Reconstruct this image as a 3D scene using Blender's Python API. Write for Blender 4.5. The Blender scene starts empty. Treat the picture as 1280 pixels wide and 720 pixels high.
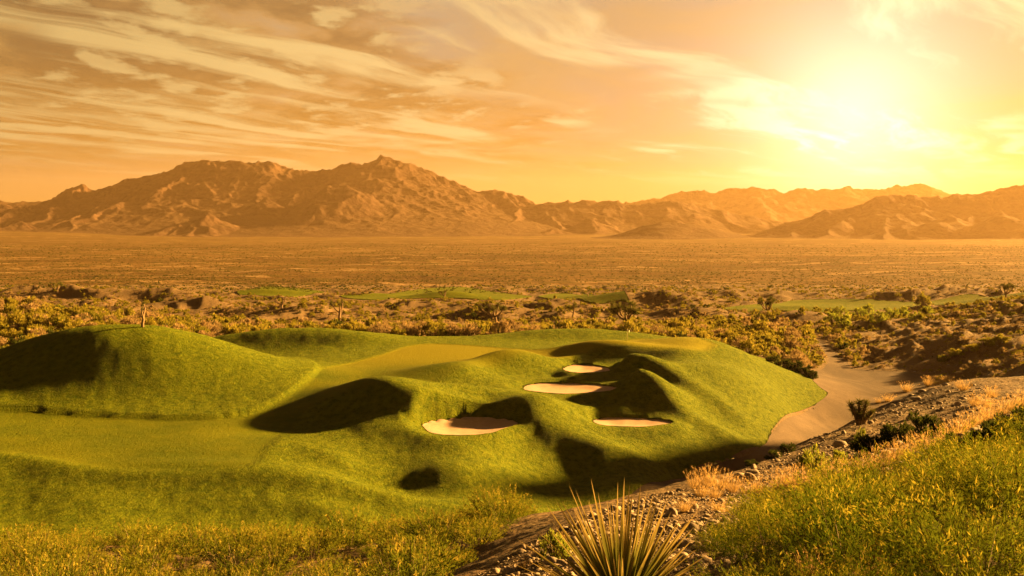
import bpy, bmesh, math, random
import numpy as np
from mathutils import Vector, Matrix

SC = bpy.context.scene
COL = SC.collection
rng = np.random.default_rng(11)
random.seed(11)

# ------------------------------------------------------------------ camera
FPX = 1244.0                      # focal length in pixels of a 1280 wide picture
PITCH = math.atan(80.0 / FPX)     # the eye level lies 80 px above the middle
ZC = 32.0                         # eye height over the fairway level
cam_d = bpy.data.cameras.new('camera')
cam_d.sensor_width = 36.0
cam_d.lens = 36.0 * FPX / 1280.0
cam_d.clip_start = 0.1
cam_d.clip_end = 60000.0
cam = bpy.data.objects.new('camera', cam_d)
COL.objects.link(cam)
cam.location = (0, 0, ZC)
cam.rotation_euler = (math.pi / 2 - PITCH, 0, 0)
SC.camera = cam

# ------------------------------------------------------------------ light
SUN_AZ, SUN_EL = math.radians(64), math.radians(15)      # measured clockwise from the view direction (+Y)
GLOW_AZ, GLOW_EL = math.radians(18.8), math.radians(5.6)   # where the sun's glare stands in the sky
sun_d = bpy.data.lights.new('sun', 'SUN')
sun_d.energy = 5.0
sun_d.angle = math.radians(2.2)
sun_d.color = (1.0, 0.56, 0.15)
sun = bpy.data.objects.new('sun', sun_d)
COL.objects.link(sun)
sdir = Vector((math.sin(SUN_AZ) * math.cos(SUN_EL), math.cos(SUN_AZ) * math.cos(SUN_EL), math.sin(SUN_EL)))
sun.rotation_euler = sdir.to_track_quat('Z', 'Y').to_euler()

vs = SC.view_settings
SC.display_settings.display_device = 'sRGB'
vs.view_transform = 'Standard'
vs.look = 'None'
vs.gamma = 1.0
vs.use_curve_mapping = False
vs.exposure = 2.95

SC.cycles.use_denoising = True
SC.cycles.max_bounces = 6
SC.cycles.diffuse_bounces = 2
SC.cycles.glossy_bounces = 1
SC.cycles.transmission_bounces = 3
SC.cycles.transparent_max_bounces = 6
SC.cycles.volume_bounces = 0
SC.cycles.sample_clamp_indirect = 6.0
SC.cycles.use_fast_gi = False


class NT:
    """small helper to wire shader nodes"""
    def __init__(s, tree):
        s.t = tree
        s.n = tree.nodes
        s.l = tree.links

    def node(s, typ, **kw):
        n = s.n.new(typ)
        for k, v in kw.items():
            setattr(n, k, v)
        return n

    def put(s, sock, val):
        if isinstance(val, bpy.types.NodeSocket):
            s.l.new(val, sock)
        else:
            if hasattr(sock.default_value, '__len__') and not hasattr(val, '__len__'):
                val = (val,) * len(sock.default_value)
            if hasattr(sock.default_value, '__len__') and len(sock.default_value) == 4 and len(val) == 3:
                val = tuple(val) + (1.0,)
            sock.default_value = val

    def m(s, op, a, b=0.0, c=0.0, clamp=False):
        n = s.node('ShaderNodeMath', operation=op, use_clamp=clamp)
        s.put(n.inputs[0], a); s.put(n.inputs[1], b); s.put(n.inputs[2], c)
        return n.outputs[0]

    def v(s, op, a, b=(0, 0, 0), scale=None):
        n = s.node('ShaderNodeVectorMath', operation=op)
        s.put(n.inputs[0], a)
        if op != 'NORMALIZE' and op != 'LENGTH':
            s.put(n.inputs[1], b)
        if scale is not None:
            s.put(n.inputs['Scale'], scale)
        return n.outputs['Value'] if op in ('DOT_PRODUCT', 'LENGTH', 'DISTANCE') else n.outputs['Vector']

    def noise(s, vec, scale=1.0, detail=4.0, rough=0.55, dist=0.0, dims='3D', lac=2.0):
        n = s.node('ShaderNodeTexNoise', noise_dimensions=dims)
        s.put(n.inputs['Vector'], vec)
        n.inputs['Scale'].default_value = scale
        n.inputs['Detail'].default_value = detail
        n.inputs['Roughness'].default_value = rough
        n.inputs['Distortion'].default_value = dist
        n.inputs['Lacunarity'].default_value = lac
        return n.outputs['Fac']

    def ramp(s, fac, lo, hi, a=0.0, b=1.0, smooth=True):
        n = s.node('ShaderNodeMapRange')
        n.interpolation_type = 'SMOOTHSTEP' if smooth else 'LINEAR'
        s.put(n.inputs['Value'], fac)
        s.put(n.inputs['From Min'], lo); s.put(n.inputs['From Max'], hi)
        s.put(n.inputs['To Min'], a); s.put(n.inputs['To Max'], b)
        return n.outputs['Result']

    def mix(s, fac, a, b, blend='MIX'):
        n = s.node('ShaderNodeMix', data_type='RGBA', blend_type=blend)
        n.clamp_factor = True
        s.put(n.inputs[0], fac)
        s.put(n.inputs[6], a); s.put(n.inputs[7], b)
        return n.outputs[2]

    def xyz(s, x, y, z):
        n = s.node('ShaderNodeCombineXYZ')
        s.put(n.inputs[0], x); s.put(n.inputs[1], y); s.put(n.inputs[2], z)
        return n.outputs[0]

    def sep(s, v):
        n = s.node('ShaderNodeSeparateXYZ')
        s.put(n.inputs[0], v)
        return n.outputs


# ------------------------------------------------------------------ sky
def build_world():
    w = bpy.data.worlds.new('World')
    SC.world = w
    w.use_nodes = True
    t = NT(w.node_tree)
    t.n.clear()
    sky = t.node('ShaderNodeTexSky', sky_type='NISHITA')
    sky.sun_disc = False
    sky.sun_elevation = SUN_EL
    sky.sun_rotation = SUN_AZ
    sky.altitude = 700
    sky.air_density = 1.6
    sky.dust_density = 4.0
    sky.ozone_density = 1.0
    geo = t.node('ShaderNodeNewGeometry')
    d = t.v('SCALE', geo.outputs['Incoming'], scale=-1.0)
    x, y, z = t.sep(d)
    g = (math.sin(GLOW_AZ) * math.cos(GLOW_EL), math.cos(GLOW_AZ) * math.cos(GLOW_EL), math.sin(GLOW_EL))
    ang = t.m('ARCCOSINE', t.m('MINIMUM', t.v('DOT_PRODUCT', d, g), 0.999999))            # angle from the sun, radians
    near = t.m('EXPONENT', t.m('MULTIPLY', t.m('POWER', t.m('DIVIDE', ang, 0.088), 1.5), -1.0))
    mid = t.m('EXPONENT', t.m('DIVIDE', ang, -0.20))
    wide = t.m('EXPONENT', t.m('DIVIDE', ang, -0.80))
    el = t.m('MAXIMUM', z, 0.0)
    # the dusty evening air: amber near the horizon, paler and greyer higher up, fading to a dim dome away from the sun
    horiz = t.m('EXPONENT', t.m('MULTIPLY', el, -8.0))
    c = t.mix(horiz, (0.54, 0.445, 0.35), (1.02, 0.475, 0.080))
    c = t.v('ADD', c, t.v('SCALE', (0.12, 0.045, 0.01), scale=mid))
    dome = t.m('MULTIPLY', t.ramp(z, 0.24, 0.62, 1.0, DOME), t.m('ADD', 0.36, t.m('MULTIPLY', t.m('EXPONENT', t.m('DIVIDE', ang, -0.9)), 1.2), 0.0, True))
    warm = t.v('ADD', t.v('SCALE', (0.10, 0.030, 0.05), scale=mid), t.v('SCALE', (1.3, 1.15, 1.05), scale=near))
    # clouds live on a flat layer high above
    zz = t.m('ADD', t.m('MAXIMUM', z, 0.0), 0.02)
    cx = t.m('DIVIDE', x, zz)
    cy = t.m('DIVIDE', y, zz)
    p = t.xyz(cx, cy, 0.0)
    def warp(a, sc, amt):
        return t.v('ADD', a, t.v('SCALE', t.xyz(t.m('SUBTRACT', t.noise(a, sc, 3), 0.5), t.m('SUBTRACT', t.noise(t.v('ADD', a, (9, 4, 2)), sc, 3), 0.5), 0.0), scale=amt))
    ty = t.m('DIVIDE', x, t.m('MAXIMUM', y, 0.05))
    tz = t.m('DIVIDE', z, t.m('MAXIMUM', y, 0.05))
    # a broad altocumulus sheet on the left, its edge running down towards the middle
    sarg = t.m('ADD', t.m('SUBTRACT', t.m('ADD', ty, t.m('MULTIPLY', tz, 1.5)), 0.14), t.m('MULTIPLY', t.m('SUBTRACT', t.noise(p, 0.7, 4, 0.6), 0.5), 0.45))
    side = t.ramp(sarg, -0.07, 0.09, 1.0, 0.0)
    pw = warp(p, 0.35, 0.9)
    def sheetn(off):
        a = t.v('ADD', pw, off)
        b = t.v('MULTIPLY', t.xyz(t.m('ADD', t.sep(a)[0], t.m('MULTIPLY', t.sep(a)[1], 0.14)), t.sep(a)[1], 0.0), (0.98, 0.52, 1))
        return t.m('ADD', t.m('MULTIPLY', t.noise(b, 0.9, 7, 0.58, 0.0), 0.78), t.m('MULTIPLY', t.noise(b, 3.0, 5, 0.62, 0.0), 0.22))
    n1 = sheetn((0, 0, 0)); n1b = sheetn((0.16, 0.10, 0.0))
    fade = t.ramp(tz, 0.035, 0.10)
    sheet = t.m('MULTIPLY', t.m('MULTIPLY', t.ramp(n1, 0.30, 0.48), side), fade)
    edge = t.m('MULTIPLY', t.ramp(t.m('SUBTRACT', n1, n1b), 0.002, 0.075), t.m('MULTIPLY', t.ramp(n1, 0.38, 0.5), t.m('MULTIPLY', t.ramp(sarg, -0.06, 0.16, 1.0, 0.0), t.ramp(tz, 0.05, 0.11))))
    core = t.m('MULTIPLY', t.ramp(n1, 0.38, 0.53), sheet)
    # stretched cirrus streaks, drawn out along the wind
    ra = math.radians(62)
    pp = warp(p, 0.30, 1.6)
    ax, ay, _ = t.sep(pp)
    px = t.m('ADD', t.m('MULTIPLY', ax, math.cos(ra)), t.m('MULTIPLY', ay, math.sin(ra)))
    py = t.m('ADD', t.m('MULTIPLY', ax, -math.sin(ra)), t.m('MULTIPLY', ay, math.cos(ra)))
    n2 = t.noise(t.xyz(t.m('MULTIPLY', px, 0.22), t.m('MULTIPLY', py, 1.25), 3.0), 1.0, 8, 0.60, 0.5)
    gate = t.ramp(t.noise(t.v('ADD', p, (3.3, 8.1, 0)), 0.42, 3), 0.36, 0.52)
    cir = t.m('MULTIPLY', t.m('MULTIPLY', t.ramp(n2, 0.47, 0.62), gate), t.ramp(tz, 0.03, 0.08))
    veil = t.m('MULTIPLY', t.ramp(t.noise(t.v('MULTIPLY', pp, (0.5, 0.22, 1)), 1.0, 5, 0.6, 0.5), 0.4, 0.7), t.ramp(tz, 0.02, 0.09))
    litc = t.v('ADD', (1.05, 0.69, 0.27), t.v('SCALE', (0.55, 0.62, 0.62), scale=mid))
    shc = t.mix(t.ramp(tz, 0.06, 0.2), (0.70, 0.32, 0.062), (0.40, 0.215, 0.080))
    out = t.mix(t.m('MULTIPLY', veil, 0.75), c, t.v('ADD', (0.86, 0.44, 0.09), t.v('SCALE', (0.3, 0.2, 0.02), scale=mid)))
    out = t.mix(t.m('MULTIPLY', sheet, 0.80), out, (0.86, 0.42, 0.105))
    out = t.mix(t.m('MULTIPLY', core, 1.0), out, shc)
    out = t.mix(t.m('MULTIPLY', edge, 0.75), out, litc)
    out = t.mix(t.m('MULTIPLY', cir, 0.95), out, litc)
    out = t.v('ADD', out, warm)
    out = t.v('MULTIPLY', out, (0.99, 1.035, 0.93))
    out = t.v('SCALE', out, scale=dome)
    # physical sky tinted by the sunset
    nis = t.v('MULTIPLY', sky.outputs['Color'], (0.5, 0.34, 0.16))
    b1 = t.node('ShaderNodeBackground')
    t.put(b1.inputs['Color'], nis)
    b1.inputs['Strength'].default_value = 0.05 * NIS
    b2 = t.node('ShaderNodeBackground')
    t.put(b2.inputs['Color'], out)
    b2.inputs['Strength'].default_value = SKY_GAIN
    ad = t.node('ShaderNodeAddShader')
    t.l.new(b1.outputs[0], ad.inputs[0]); t.l.new(b2.outputs[0], ad.inputs[1])
    o = t.node('ShaderNodeOutputWorld')
    t.l.new(ad.outputs[0], o.inputs['Surface'])
    w.cycles.sampling_method = 'MANUAL'
    w.cycles.sample_map_resolution = 1024


DOME = 0.13
NIS = 0.03
SKY_GAIN = 0.72 / 2 ** vs.exposure
build_world()

# ------------------------------------------------------------------ noise in numpy
def _hash(ix, iy, seed):
    h = (ix.astype(np.int64) * 374761393 + iy.astype(np.int64) * 668265263 + seed * 974711) & 0xffffffff
    h = ((h ^ (h >> 13)) * 1274126177) & 0xffffffff
    h = (h ^ (h >> 16)) & 0xffffffff
    return h


def perlin(x, y, seed=0):
    x = np.asarray(x, float); y = np.asarray(y, float)
    ix = np.floor(x); iy = np.floor(y)
    fx = x - ix; fy = y - iy
    ux = fx * fx * fx * (fx * (fx * 6 - 15) + 10)
    uy = fy * fy * fy * (fy * (fy * 6 - 15) + 10)

    def g(dx, dy):
        a = _hash(ix + dx, iy + dy, seed) * (2 * math.pi / 4294967296.0)
        return np.cos(a) * (fx - dx) + np.sin(a) * (fy - dy)
    a = g(0, 0); b = g(1, 0); c = g(0, 1); d = g(1, 1)
    return ((a + (b - a) * ux) * (1 - uy) + (c + (d - c) * ux) * uy) * 1.5


def fbm(x, y, seed=0, octv=5, lac=2.03, gain=0.5):
    s = 0; a = 1.0; f = 1.0; n = 0
    for i in range(octv):
        s = s + a * perlin(x * f + 17.3 * i, y * f - 9.1 * i, seed + i)
        n += a; a *= gain; f *= lac
    return s / n


def ridged(x, y, seed=0, octv=5, lac=2.05, gain=0.5):
    s = 0; a = 1.0; f = 1.0; n = 0; w = 1.0
    for i in range(octv):
        r = 1.0 - np.abs(perlin(x * f + 31.7 * i, y * f + 5.9 * i, seed + i)) * 1.6
        r = np.clip(r, 0, 1) ** 2
        s = s + a * r * w; n += a
        w = np.clip(r * 1.6, 0, 1)
        a *= gain; f *= lac
    return s / n


def sstep(a, b, x):
    t = np.clip((x - a) / (b - a), 0, 1)
    return t * t * (3 - 2 * t)


# ------------------------------------------------------------------ rays
CP, SP = math.cos(PITCH), math.sin(PITCH)


def ray(px, py):
    u = (360.0 - py) / FPX
    return ((px - 640.0) / FPX, CP + u * SP, -SP + u * CP)


def P(px, py, z):
    """point seen at a pixel, at height z"""
    r = ray(px, py)
    t = (z - ZC) / r[2]
    return (r[0] * t, r[1] * t, z)


def D(px, d, z):
    return ((px - 640.0) / FPX * d, d, z)


def PD(px, py, d):
    """point seen at a pixel, at depth d"""
    r = ray(px, py)
    t = d / r[1]
    return (r[0] * t, d, ZC + r[2] * t)


def project(x, y, z):
    f = y * CP - (z - ZC) * SP
    u = y * SP + (z - ZC) * CP
    return 640 + FPX * x / f, 360 - FPX * u / f


# ------------------------------------------------------------------ the land near and middle
U0, U1, NU = -1.10, 1.25, 1000
V0, V1, NV = math.log(2.2), math.log(900.0), 900
us = np.linspace(U0, U1, NU)
vv = np.linspace(V0, V1, NV)
GU, GV = np.meshgrid(us, vv)
GY = np.exp(GV)
GX = GU * GY

ctrl = [
    # golf bench, plateau and slopes
    P(-60, 640, 1.9), P(0, 650, 1.7), P(250, 660, 1.2), P(400, 655, 0.7), P(560, 645, -0.5), P(650, 640, -1), P(740, 620, -1.2), P(800, 607, -1.4), P(880, 585, -1.5), P(960, 560, -1.6), P(1035, 495, -1.5),
    P(-60, 545, 4.6), P(0, 520, 4.6), P(150, 560, 4.1), P(60, 575, 3.9), P(200, 585, 3.7), P(300, 580, 3.8), P(300, 545, 4.3), P(250, 520, 4.6), P(400, 470, 6.3), P(440, 455, 6.8), P(500, 440, 7.4), P(400, 430, 7.2),
    P(880, 430, 8.0), P(800, 432, 7.7), P(700, 436, 7.5), P(620, 440, 7.6), P(560, 465, 7.0), P(480, 470, 6.6),
    P(950, 480, 3.2), P(905, 450, 6.4), P(990, 490, 0.2), P(920, 520, 1.5), P(860, 500, 4.0), P(860, 460, 6.8), P(930, 445, 5.8),
    P(600, 570, 2.6), P(700, 548, 2.4), P(790, 570, 0.8), P(880, 545, 0.5), P(560, 600, 1.4), P(640, 600, 0.6), P(720, 590, -0.3), P(420, 600, 2.6), P(480, 590, 2.0),
    P(585, 536, 4.0), P(790, 532, 2.6), P(710, 489, 5.2), P(733, 464, 6.2), P(400, 560, 3.8), P(440, 540, 4.2),
    P(360, 455, 6.0), P(340, 440, 6.2),
    # behind the green
    D(250, 232, 5.2), D(400, 232, 5.6), D(600, 235, 5.5), D(780, 238, 5.0), D(900, 235, 3.0),
    D(560, 270, 1.5), D(300, 270, 1.8), D(760, 275, 1.0),
    # left hillside
    P(0, 440, 6.4), P(40, 388, 8.4), P(120, 402, 6.5), P(-40, 400, 9), P(-150, 430, 9), P(200, 415, 4.5), P(-200, 380, 9),
    # left mound surroundings
    D(-40, 200, 5), D(120, 190, 5),
    # desert right of the plateau
    P(940, 420, 2.6), P(1000, 455, -0.8), P(980, 435, 1.0), P(1020, 425, 0.2), P(900, 405, -1.0),
    # wash
    P(1040, 470, -1.9), P(1120, 470, -1.8), P(1000, 520, -2.1), P(960, 570, -2.2), P(870, 596, -2.2), P(1080, 490, -2.0), P(1050, 450, -1.6),
    D(1180, 200, -1.2), D(1150, 172, -1.5),
    D(960, 128, -2.0), D(860, 120, -2.1), D(1060, 148, -2.1), D(790, 108, -1.8),
    # far right dirt hills
    P(1250, 377, 5.5), P(1200, 390, 3.4), P(1140, 408, 2.0), P(1280, 440, 4.2), P(1200, 440, 2.0), P(1100, 428, 0.3), P(1160, 462, -1.0), P(1280, 400, 6.0), P(1220, 460, 1.2),
    D(1280, 150, 6.5), D(1400, 150, 6.5), D(1500, 200, 4.5), D(1500, 280, 5.0), D(1200, 370, -1), D(1400, 380, 4), D(1280, 375, 2),
    D(1280, 120, 13), D(1200, 140, 8.5), D(1200, 165, 3.0),
    # middle distance
    D(0, 400, -4), D(200, 400, -5), D(400, 400, -6), D(640, 400, -6), D(900, 400, -7), D(1100, 400, -7), D(1280, 420, -6), D(-200, 400, -4), D(1500, 420, -5),
    D(0, 560, -9), D(300, 560, -11), D(640, 560, -12), D(900, 560, -12), D(1200, 560, -11), D(1550, 560, -11), D(-250, 560, -9),
    D(-250, 900, -24), D(100, 900, -24), D(640, 900, -24), D(1100, 900, -24), D(1600, 900, -24),
    D(-250, 720, -15), D(100, 720, -15), D(640, 720, -15), D(1100, 720, -15), D(1600, 720, -15),
    # the near hillside
    D(640, 2.2, 30.3), D(1280, 2.2, 30.6), D(0, 2.2, 30.0), D(-250, 2.2, 29.6), D(1600, 2.2, 31.0),
    PD(775, 728, 9.0), PD(1280, 720, 6.5), PD(1100, 640, 12), PD(1280, 560, 17), PD(1000, 648, 14), PD(1250, 520, 26),
    PD(1280, 492, 40), PD(1200, 478, 55), PD(1140, 492, 51), PD(1080, 522, 45), PD(1000, 556, 37), PD(930, 586, 30), PD(870, 606, 25), PD(760, 634, 20), PD(690, 662, 17), PD(640, 695, 14.5), PD(600, 726, 12.5),
    PD(1130, 540, 33), PD(1060, 575, 26), PD(960, 620, 19), PD(860, 650, 15),
    PD(1350, 470, 55), PD(1500, 450, 60),
    PD(0, 684, 32), PD(120, 686, 31), PD(250, 684, 30), PD(400, 682, 31), PD(520, 678, 31), PD(640, 674, 33), PD(0, 735, 22), PD(300, 735, 21), PD(500, 735, 18), PD(-200, 700, 30), PD(-200, 750, 20),
    D(0, 42, 18), D(300, 42, 17.5), D(560, 44, 16), D(700, 42, 16), D(0, 62, 9), D(300, 62, 8.5), D(560, 62, 7), D(0, 84, 3), D(300, 84, 2), D(560, 84, 1.2), D(-220, 50, 16), D(-220, 84, 4),
    D(2190, 2.2, 30.5), D(2190, 6, 29.6), D(2190, 15, 28.6), D(2190, 40, 24.5), D(2190, 100, 15), D(2190, 250, 3), D(2190, 600, -10), D(-720, 2.2, 29.4), D(-720, 8, 27.0), D(-720, 20, 23.5), D(-720, 50, 14), D(-720, 100, 4), D(-720, 200, 8), D(-720, 420, -3), D(-720, 800, -16),
    D(800, 48, 15), D(800, 70, 8), D(800, 92, 1.5), D(860, 82, 7.5), D(860, 100, 2.5), D(920, 60, 15), D(920, 88, 7.5), D(920, 106, 3.2), D(985, 100, 7.2), D(985, 117, 3.0), D(1040, 80, 13.5), D(1040, 105, 9.0), D(1040, 124, 5.0), D(1095, 118, 8.5), D(1100, 135, 5.8), D(1150, 130, 8.6), D(1160, 80, 17), D(1160, 105, 13.0), D(1280, 80, 19), D(1280, 100, 15.5), D(1450, 90, 17), D(1600, 120, 14),  # unseen back of the slope, partly raised to shade turf and wash
]
ctrl = np.array(ctrl)
CU = ctrl[:, 0] / ctrl[:, 1]
CV = np.log(ctrl[:, 1])


def tps_fit(a, b, z, lam):
    n = len(a)
    r2 = (a[:, None] - a) ** 2 + (b[:, None] - b) ** 2
    K = 0.5 * r2 * np.log(r2 + 1e-12)
    K += np.eye(n) * lam
    Q = np.c_[np.ones(n), a, b]
    A = np.block([[K, Q], [Q.T, np.zeros((3, 3))]])
    return np.linalg.solve(A, np.r_[z, 0, 0, 0])


def tps_eval(w, a, b, x, y):
    out = w[-3] + w[-2] * x + w[-1] * y
    for i in range(len(a)):
        r2 = (x - a[i]) ** 2 + (y - b[i]) ** 2
        out = out + w[i] * 0.5 * r2 * np.log(r2 + 1e-12)
    return out


SV = 0.8
wt = tps_fit(CU, CV * SV, ctrl[:, 2], 2e-5)
cu = np.linspace(U0, U1, 330); cv = np.linspace(V0, V1, 300)
CGU, CGV = np.meshgrid(cu, cv)
coarse = tps_eval(wt, CU, CV * SV, CGU, CGV * SV)


def bil(arr, x0, x1, y0, y1, x, y):
    ny, nx = arr.shape
    fx = np.clip((x - x0) / (x1 - x0) * (nx - 1), 0, nx - 1.001)
    fy = np.clip((y - y0) / (y1 - y0) * (ny - 1), 0, ny - 1.001)
    i = fx.astype(int); j = fy.astype(int)
    a = fx - i; b = fy - j
    return arr[j, i] * (1 - a) * (1 - b) + arr[j, i + 1] * a * (1 - b) + arr[j + 1, i] * (1 - a) * b + arr[j + 1, i + 1] * a * b


def smooth_up(arr):
    # separable Catmull-Rom upsample of the coarse surface
    def up(a, n):
        m = a.shape[0]
        f = np.linspace(0, m - 1, n)
        i = np.clip(np.floor(f).astype(int), 0, m - 2)
        t = (f - i)[:, None]
        p0 = a[np.clip(i - 1, 0, m - 1)]; p1 = a[i]; p2 = a[i + 1]; p3 = a[np.clip(i + 2, 0, m - 1)]
        return 0.5 * (2 * p1 + (p2 - p0) * t + (2 * p0 - 5 * p1 + 4 * p2 - p3) * t * t + (3 * p1 - p0 - 3 * p2 + p3) * t ** 3)
    return up(up(arr, NV).T, NU).T


H0 = smooth_up(coarse)
# the land behind the near slope's crest stays below the eye's line over the crest
_el = (H0 - ZC) / GY
_k = int(np.searchsorted(vv, math.log(60.0)))
_crest = _el[:_k].max(axis=0)
_ym = 93 + (GU * FPX - 140) / 360 * 52
_w = sstep(56, 62, GY) * (1 - sstep(_ym, _ym + 6, GY)) * sstep(0.10, 0.13, GU)
H0 = H0 - _w * np.maximum(H0 - (ZC + _crest[None, :] * GY - 0.5), 0)


def hgrid(arr, x, y):
    x = np.asarray(x, float); y = np.asarray(y, float)
    return bil(arr, U0, U1, V0, V1, x / y, np.log(y))


def curve(pts, n=10, closed=True):
    p = np.array(pts, float)
    out = []
    m = len(p)
    rngk = range(m) if closed else range(m - 1)
    for i in rngk:
        if closed:
            p0, p1, p2, p3 = p[(i - 1) % m], p[i], p[(i + 1) % m], p[(i + 2) % m]
        else:
            p0, p1, p2, p3 = p[max(i - 1, 0)], p[i], p[i + 1], p[min(i + 2, m - 1)]
        for k in range(n):
            t = k / n
            out.append(0.5 * (2 * p1 + (p2 - p0) * t + (2 * p0 - 5 * p1 + 4 * p2 - p3) * t * t + (3 * p1 - p0 - 3 * p2 + p3) * t ** 3))
    return np.array(out)


def mound(px, py, z, amp, rx, ry, rot=0.0, pw=1.0):
    """add a rounded mound whose middle is seen near a pixel when its foot lies at height z"""
    global H0
    cx, cy, _ = P(px, py, z)
    c, s = math.cos(math.radians(rot)), math.sin(math.radians(rot))
    dx, dy = GX - cx, GY - cy
    a = (dx * c + dy * s) / rx
    b = (-dx * s + dy * c) / ry
    r = (a * a + b * b) ** pw
    H0 = H0 + amp * np.exp(-r)


def mound_d(px, d, amp, rx, ry, rot=0.0, pw=1.0):
    global H0
    cx, cy = (px - 640) / FPX * d, d
    c, s = math.cos(math.radians(rot)), math.sin(math.radians(rot))
    dx, dy = GX - cx, GY - cy
    a = (dx * c + dy * s) / rx
    b = (-dx * s + dy * c) / ry
    H0 = H0 + amp * np.exp(-(a * a + b * b) ** pw)


# big mound on the left
mound_d(150, 165, 10.2, 24, 14.5, 0, 1.15)
# low mound behind it
mound_d(345, 212, 3.2, 22, 8, 0, 1.0)
mound_d(450, 205, 1.0, 8, 5, 0, 1.0)
# mound behind the green
mound_d(725, 216, 2.3, 20, 6, 4, 1.0)
# mounds round the bunkers
mound_d(492, 143.5, 3.7, 10.5, 7.0, -10, 1.05)
mound_d(585, 150.5, 1.5, 8.5, 3.6, 8, 1.0)
mound_d(670, 143.5, 2.7, 5.2, 6.0, 0, 1.1)
mound_d(800, 158.0, 3.1, 7.5, 4.6, -18, 1.15)
mound_d(790, 173.5, 2.2, 6.5, 3.8, -18, 1.1)
mound_d(752, 189.0, 2.1, 8.5, 4.0, -10, 1.1)
mound_d(640, 176.0, 2.3, 7.0, 4.2, 15, 1.1)
mound_d(560, 166.0, 1.6, 9.0, 5.0, 20, 1.0)
mound_d(880, 145, 1.5, 13, 4.5, -12, 1.0)
mound_d(845, 134.5, -0.9, 14, 4.0, -10, 1.0)
mound_d(850, 196, 1.3, 17, 7, 6, 1.1)
mound_d(905, 176, 1.0, 9, 9, 30, 1.0)
mound_d(752, 130, 1.3, 6.0, 8.5, 24, 1.0)
mound_d(455, 150, 1.2, 7, 6, -20, 1.0)
mound_d(530, 131, 1.0, 9, 5, -20, 1.0)
mound_d(560, 118.5, 0.9, 5, 4, 0, 1.0)
mound_d(400, 104.5, 0.8, 7, 2.6, -8, 1.0)
mound_d(250, 183, 0.8, 16, 6, 0, 1.0)
# hollows
mound_d(585, 136.5, -0.9, 6.6, 5.4, 0, 1.6)
mound_d(790, 146.0, -0.7, 5.4, 3.2, 0, 1.6)
mound_d(710, 161.0, -0.8, 7.8, 4.6, 0, 1.6)
mound_d(733, 176.0, -0.7, 4.8, 4.6, 0, 1.6)
mound_d(694, 126, -1.1, 7.0, 6.5, 18, 1.0)
mound_d(385, 135, -1.0, 8, 6, 10, 1.0)
mound_d(508, 116, -0.6, 7.0, 4.4, 0, 1.0)
# rolling ridges along the front
mound_d(80, 113.5, 0.2, 26, 4, -7, 1.0)
mound_d(330, 113.0, 0.6, 16, 3.2, -4, 1.0)
mound_d(520, 108.5, 1.0, 12, 3.0, -6, 1.0)
mound_d(640, 111.0, 0.8, 8, 3.0, 0, 1.0)
mound_d(820, 122.0, 1.2, 8, 4, 0, 1.0)


def ridge_line(pts, z, amp, wid, drop=0.0, dwid=3.0):
    """a rounded crest that follows a line on the land, with the ground in front of it a little lower"""
    global H0
    w = curve([P(a, b, zz)[:2] for (a, b), zz in zip(pts, z)], 6, False)
    x0, y0 = w.min(0) - 14; x1, y1 = w.max(0) + 14
    m = (GX > x0) & (GX < x1) & (GY > y0) & (GY < y1)
    px, py = GX[m], GY[m]
    best = np.full(px.shape, 1e9); sg = np.zeros(px.shape); along = np.zeros(px.shape)
    n = len(w)
    for i in range(n - 1):
        ax, ay = w[i]; ex, ey = w[i + 1] - w[i]
        t = np.clip(((px - ax) * ex + (py - ay) * ey) / (ex * ex + ey * ey + 1e-9), 0, 1)
        dx, dy = px - ax - t * ex, py - ay - t * ey
        d2 = dx * dx + dy * dy
        k = d2 < best
        best = np.where(k, d2, best); sg = np.where(k, np.sign(ex * dy - ey * dx), sg); along = np.where(k, (i + t) / (n - 1), along)
    d = np.sqrt(best) * sg
    ends = sstep(0, 0.15, along) * sstep(0, 0.15, 1 - along)
    add = amp * np.exp(-(d / wid) ** 2) - drop * np.exp(-((d + dwid) / dwid) ** 2)
    H0[m] += add * ends


ridge_line([(-90, 556), (0, 567), (60, 578), (130, 589), (210, 592), (300, 592), (345, 597), (420, 610), (480, 621), (560, 627), (630, 624)], [4.2, 4.1, 4.0, 3.9, 3.9, 3.8, 3.4, 2.4, 1.6, 0.8, 0.3], 0.16, 1.8, 0.0, 3.0)
ridge_line([(560, 468), (600, 456), (650, 450), (690, 446), (735, 439), (800, 437), (860, 437), (890, 433)], [7.2, 7.6, 7.8, 8.0, 8.4, 8.4, 8.4, 8.2], 0.75, 2.6, 0.9, 5.0)
ridge_line([(700, 474), (740, 466), (785, 461), (830, 470), (900, 500), (960, 530)], [6.2, 6.6, 6.9, 6.0, 3.6, 1.0], 0.7, 2.4, 0.5, 4.0)
ridge_line([(690, 497), (740, 489), (800, 487), (840, 502), (890, 530), (940, 556)], [5.0, 5.4, 5.5, 4.6, 2.0, -0.4], 0.8, 2.4, 0.6, 4.0)
ridge_line([(430, 500), (490, 488), (550, 498), (610, 514), (660, 511), (700, 524), (760, 552), (830, 585)], [6.0, 8.2, 7.4, 6.2, 6.2, 5.0, 2.4, -0.4], 0.6, 2.4, 0.4, 4.0)
ridge_line([(380, 560), (430, 575), (500, 585), (560, 590), (620, 590), (680, 600)], [3.6, 3.4, 2.8, 2.2, 1.4, 0.4], 0.4, 2.4, 0.3, 3.0)
# unseen hill added right of the view to throw shade over wash and turf
_c, _s = math.cos(math.radians(26)), math.sin(math.radians(26))
_a = ((GX - 117) * _c + (GY - 176) * _s) / 19
_b = (-(GX - 117) * _s + (GY - 176) * _c) / 12.5
_top = float(hgrid(H0, np.array([117.0]), np.array([176.0]))[0])
H0 = H0 + (37.0 - _top) * np.exp(-(_a * _a + _b * _b))
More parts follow.
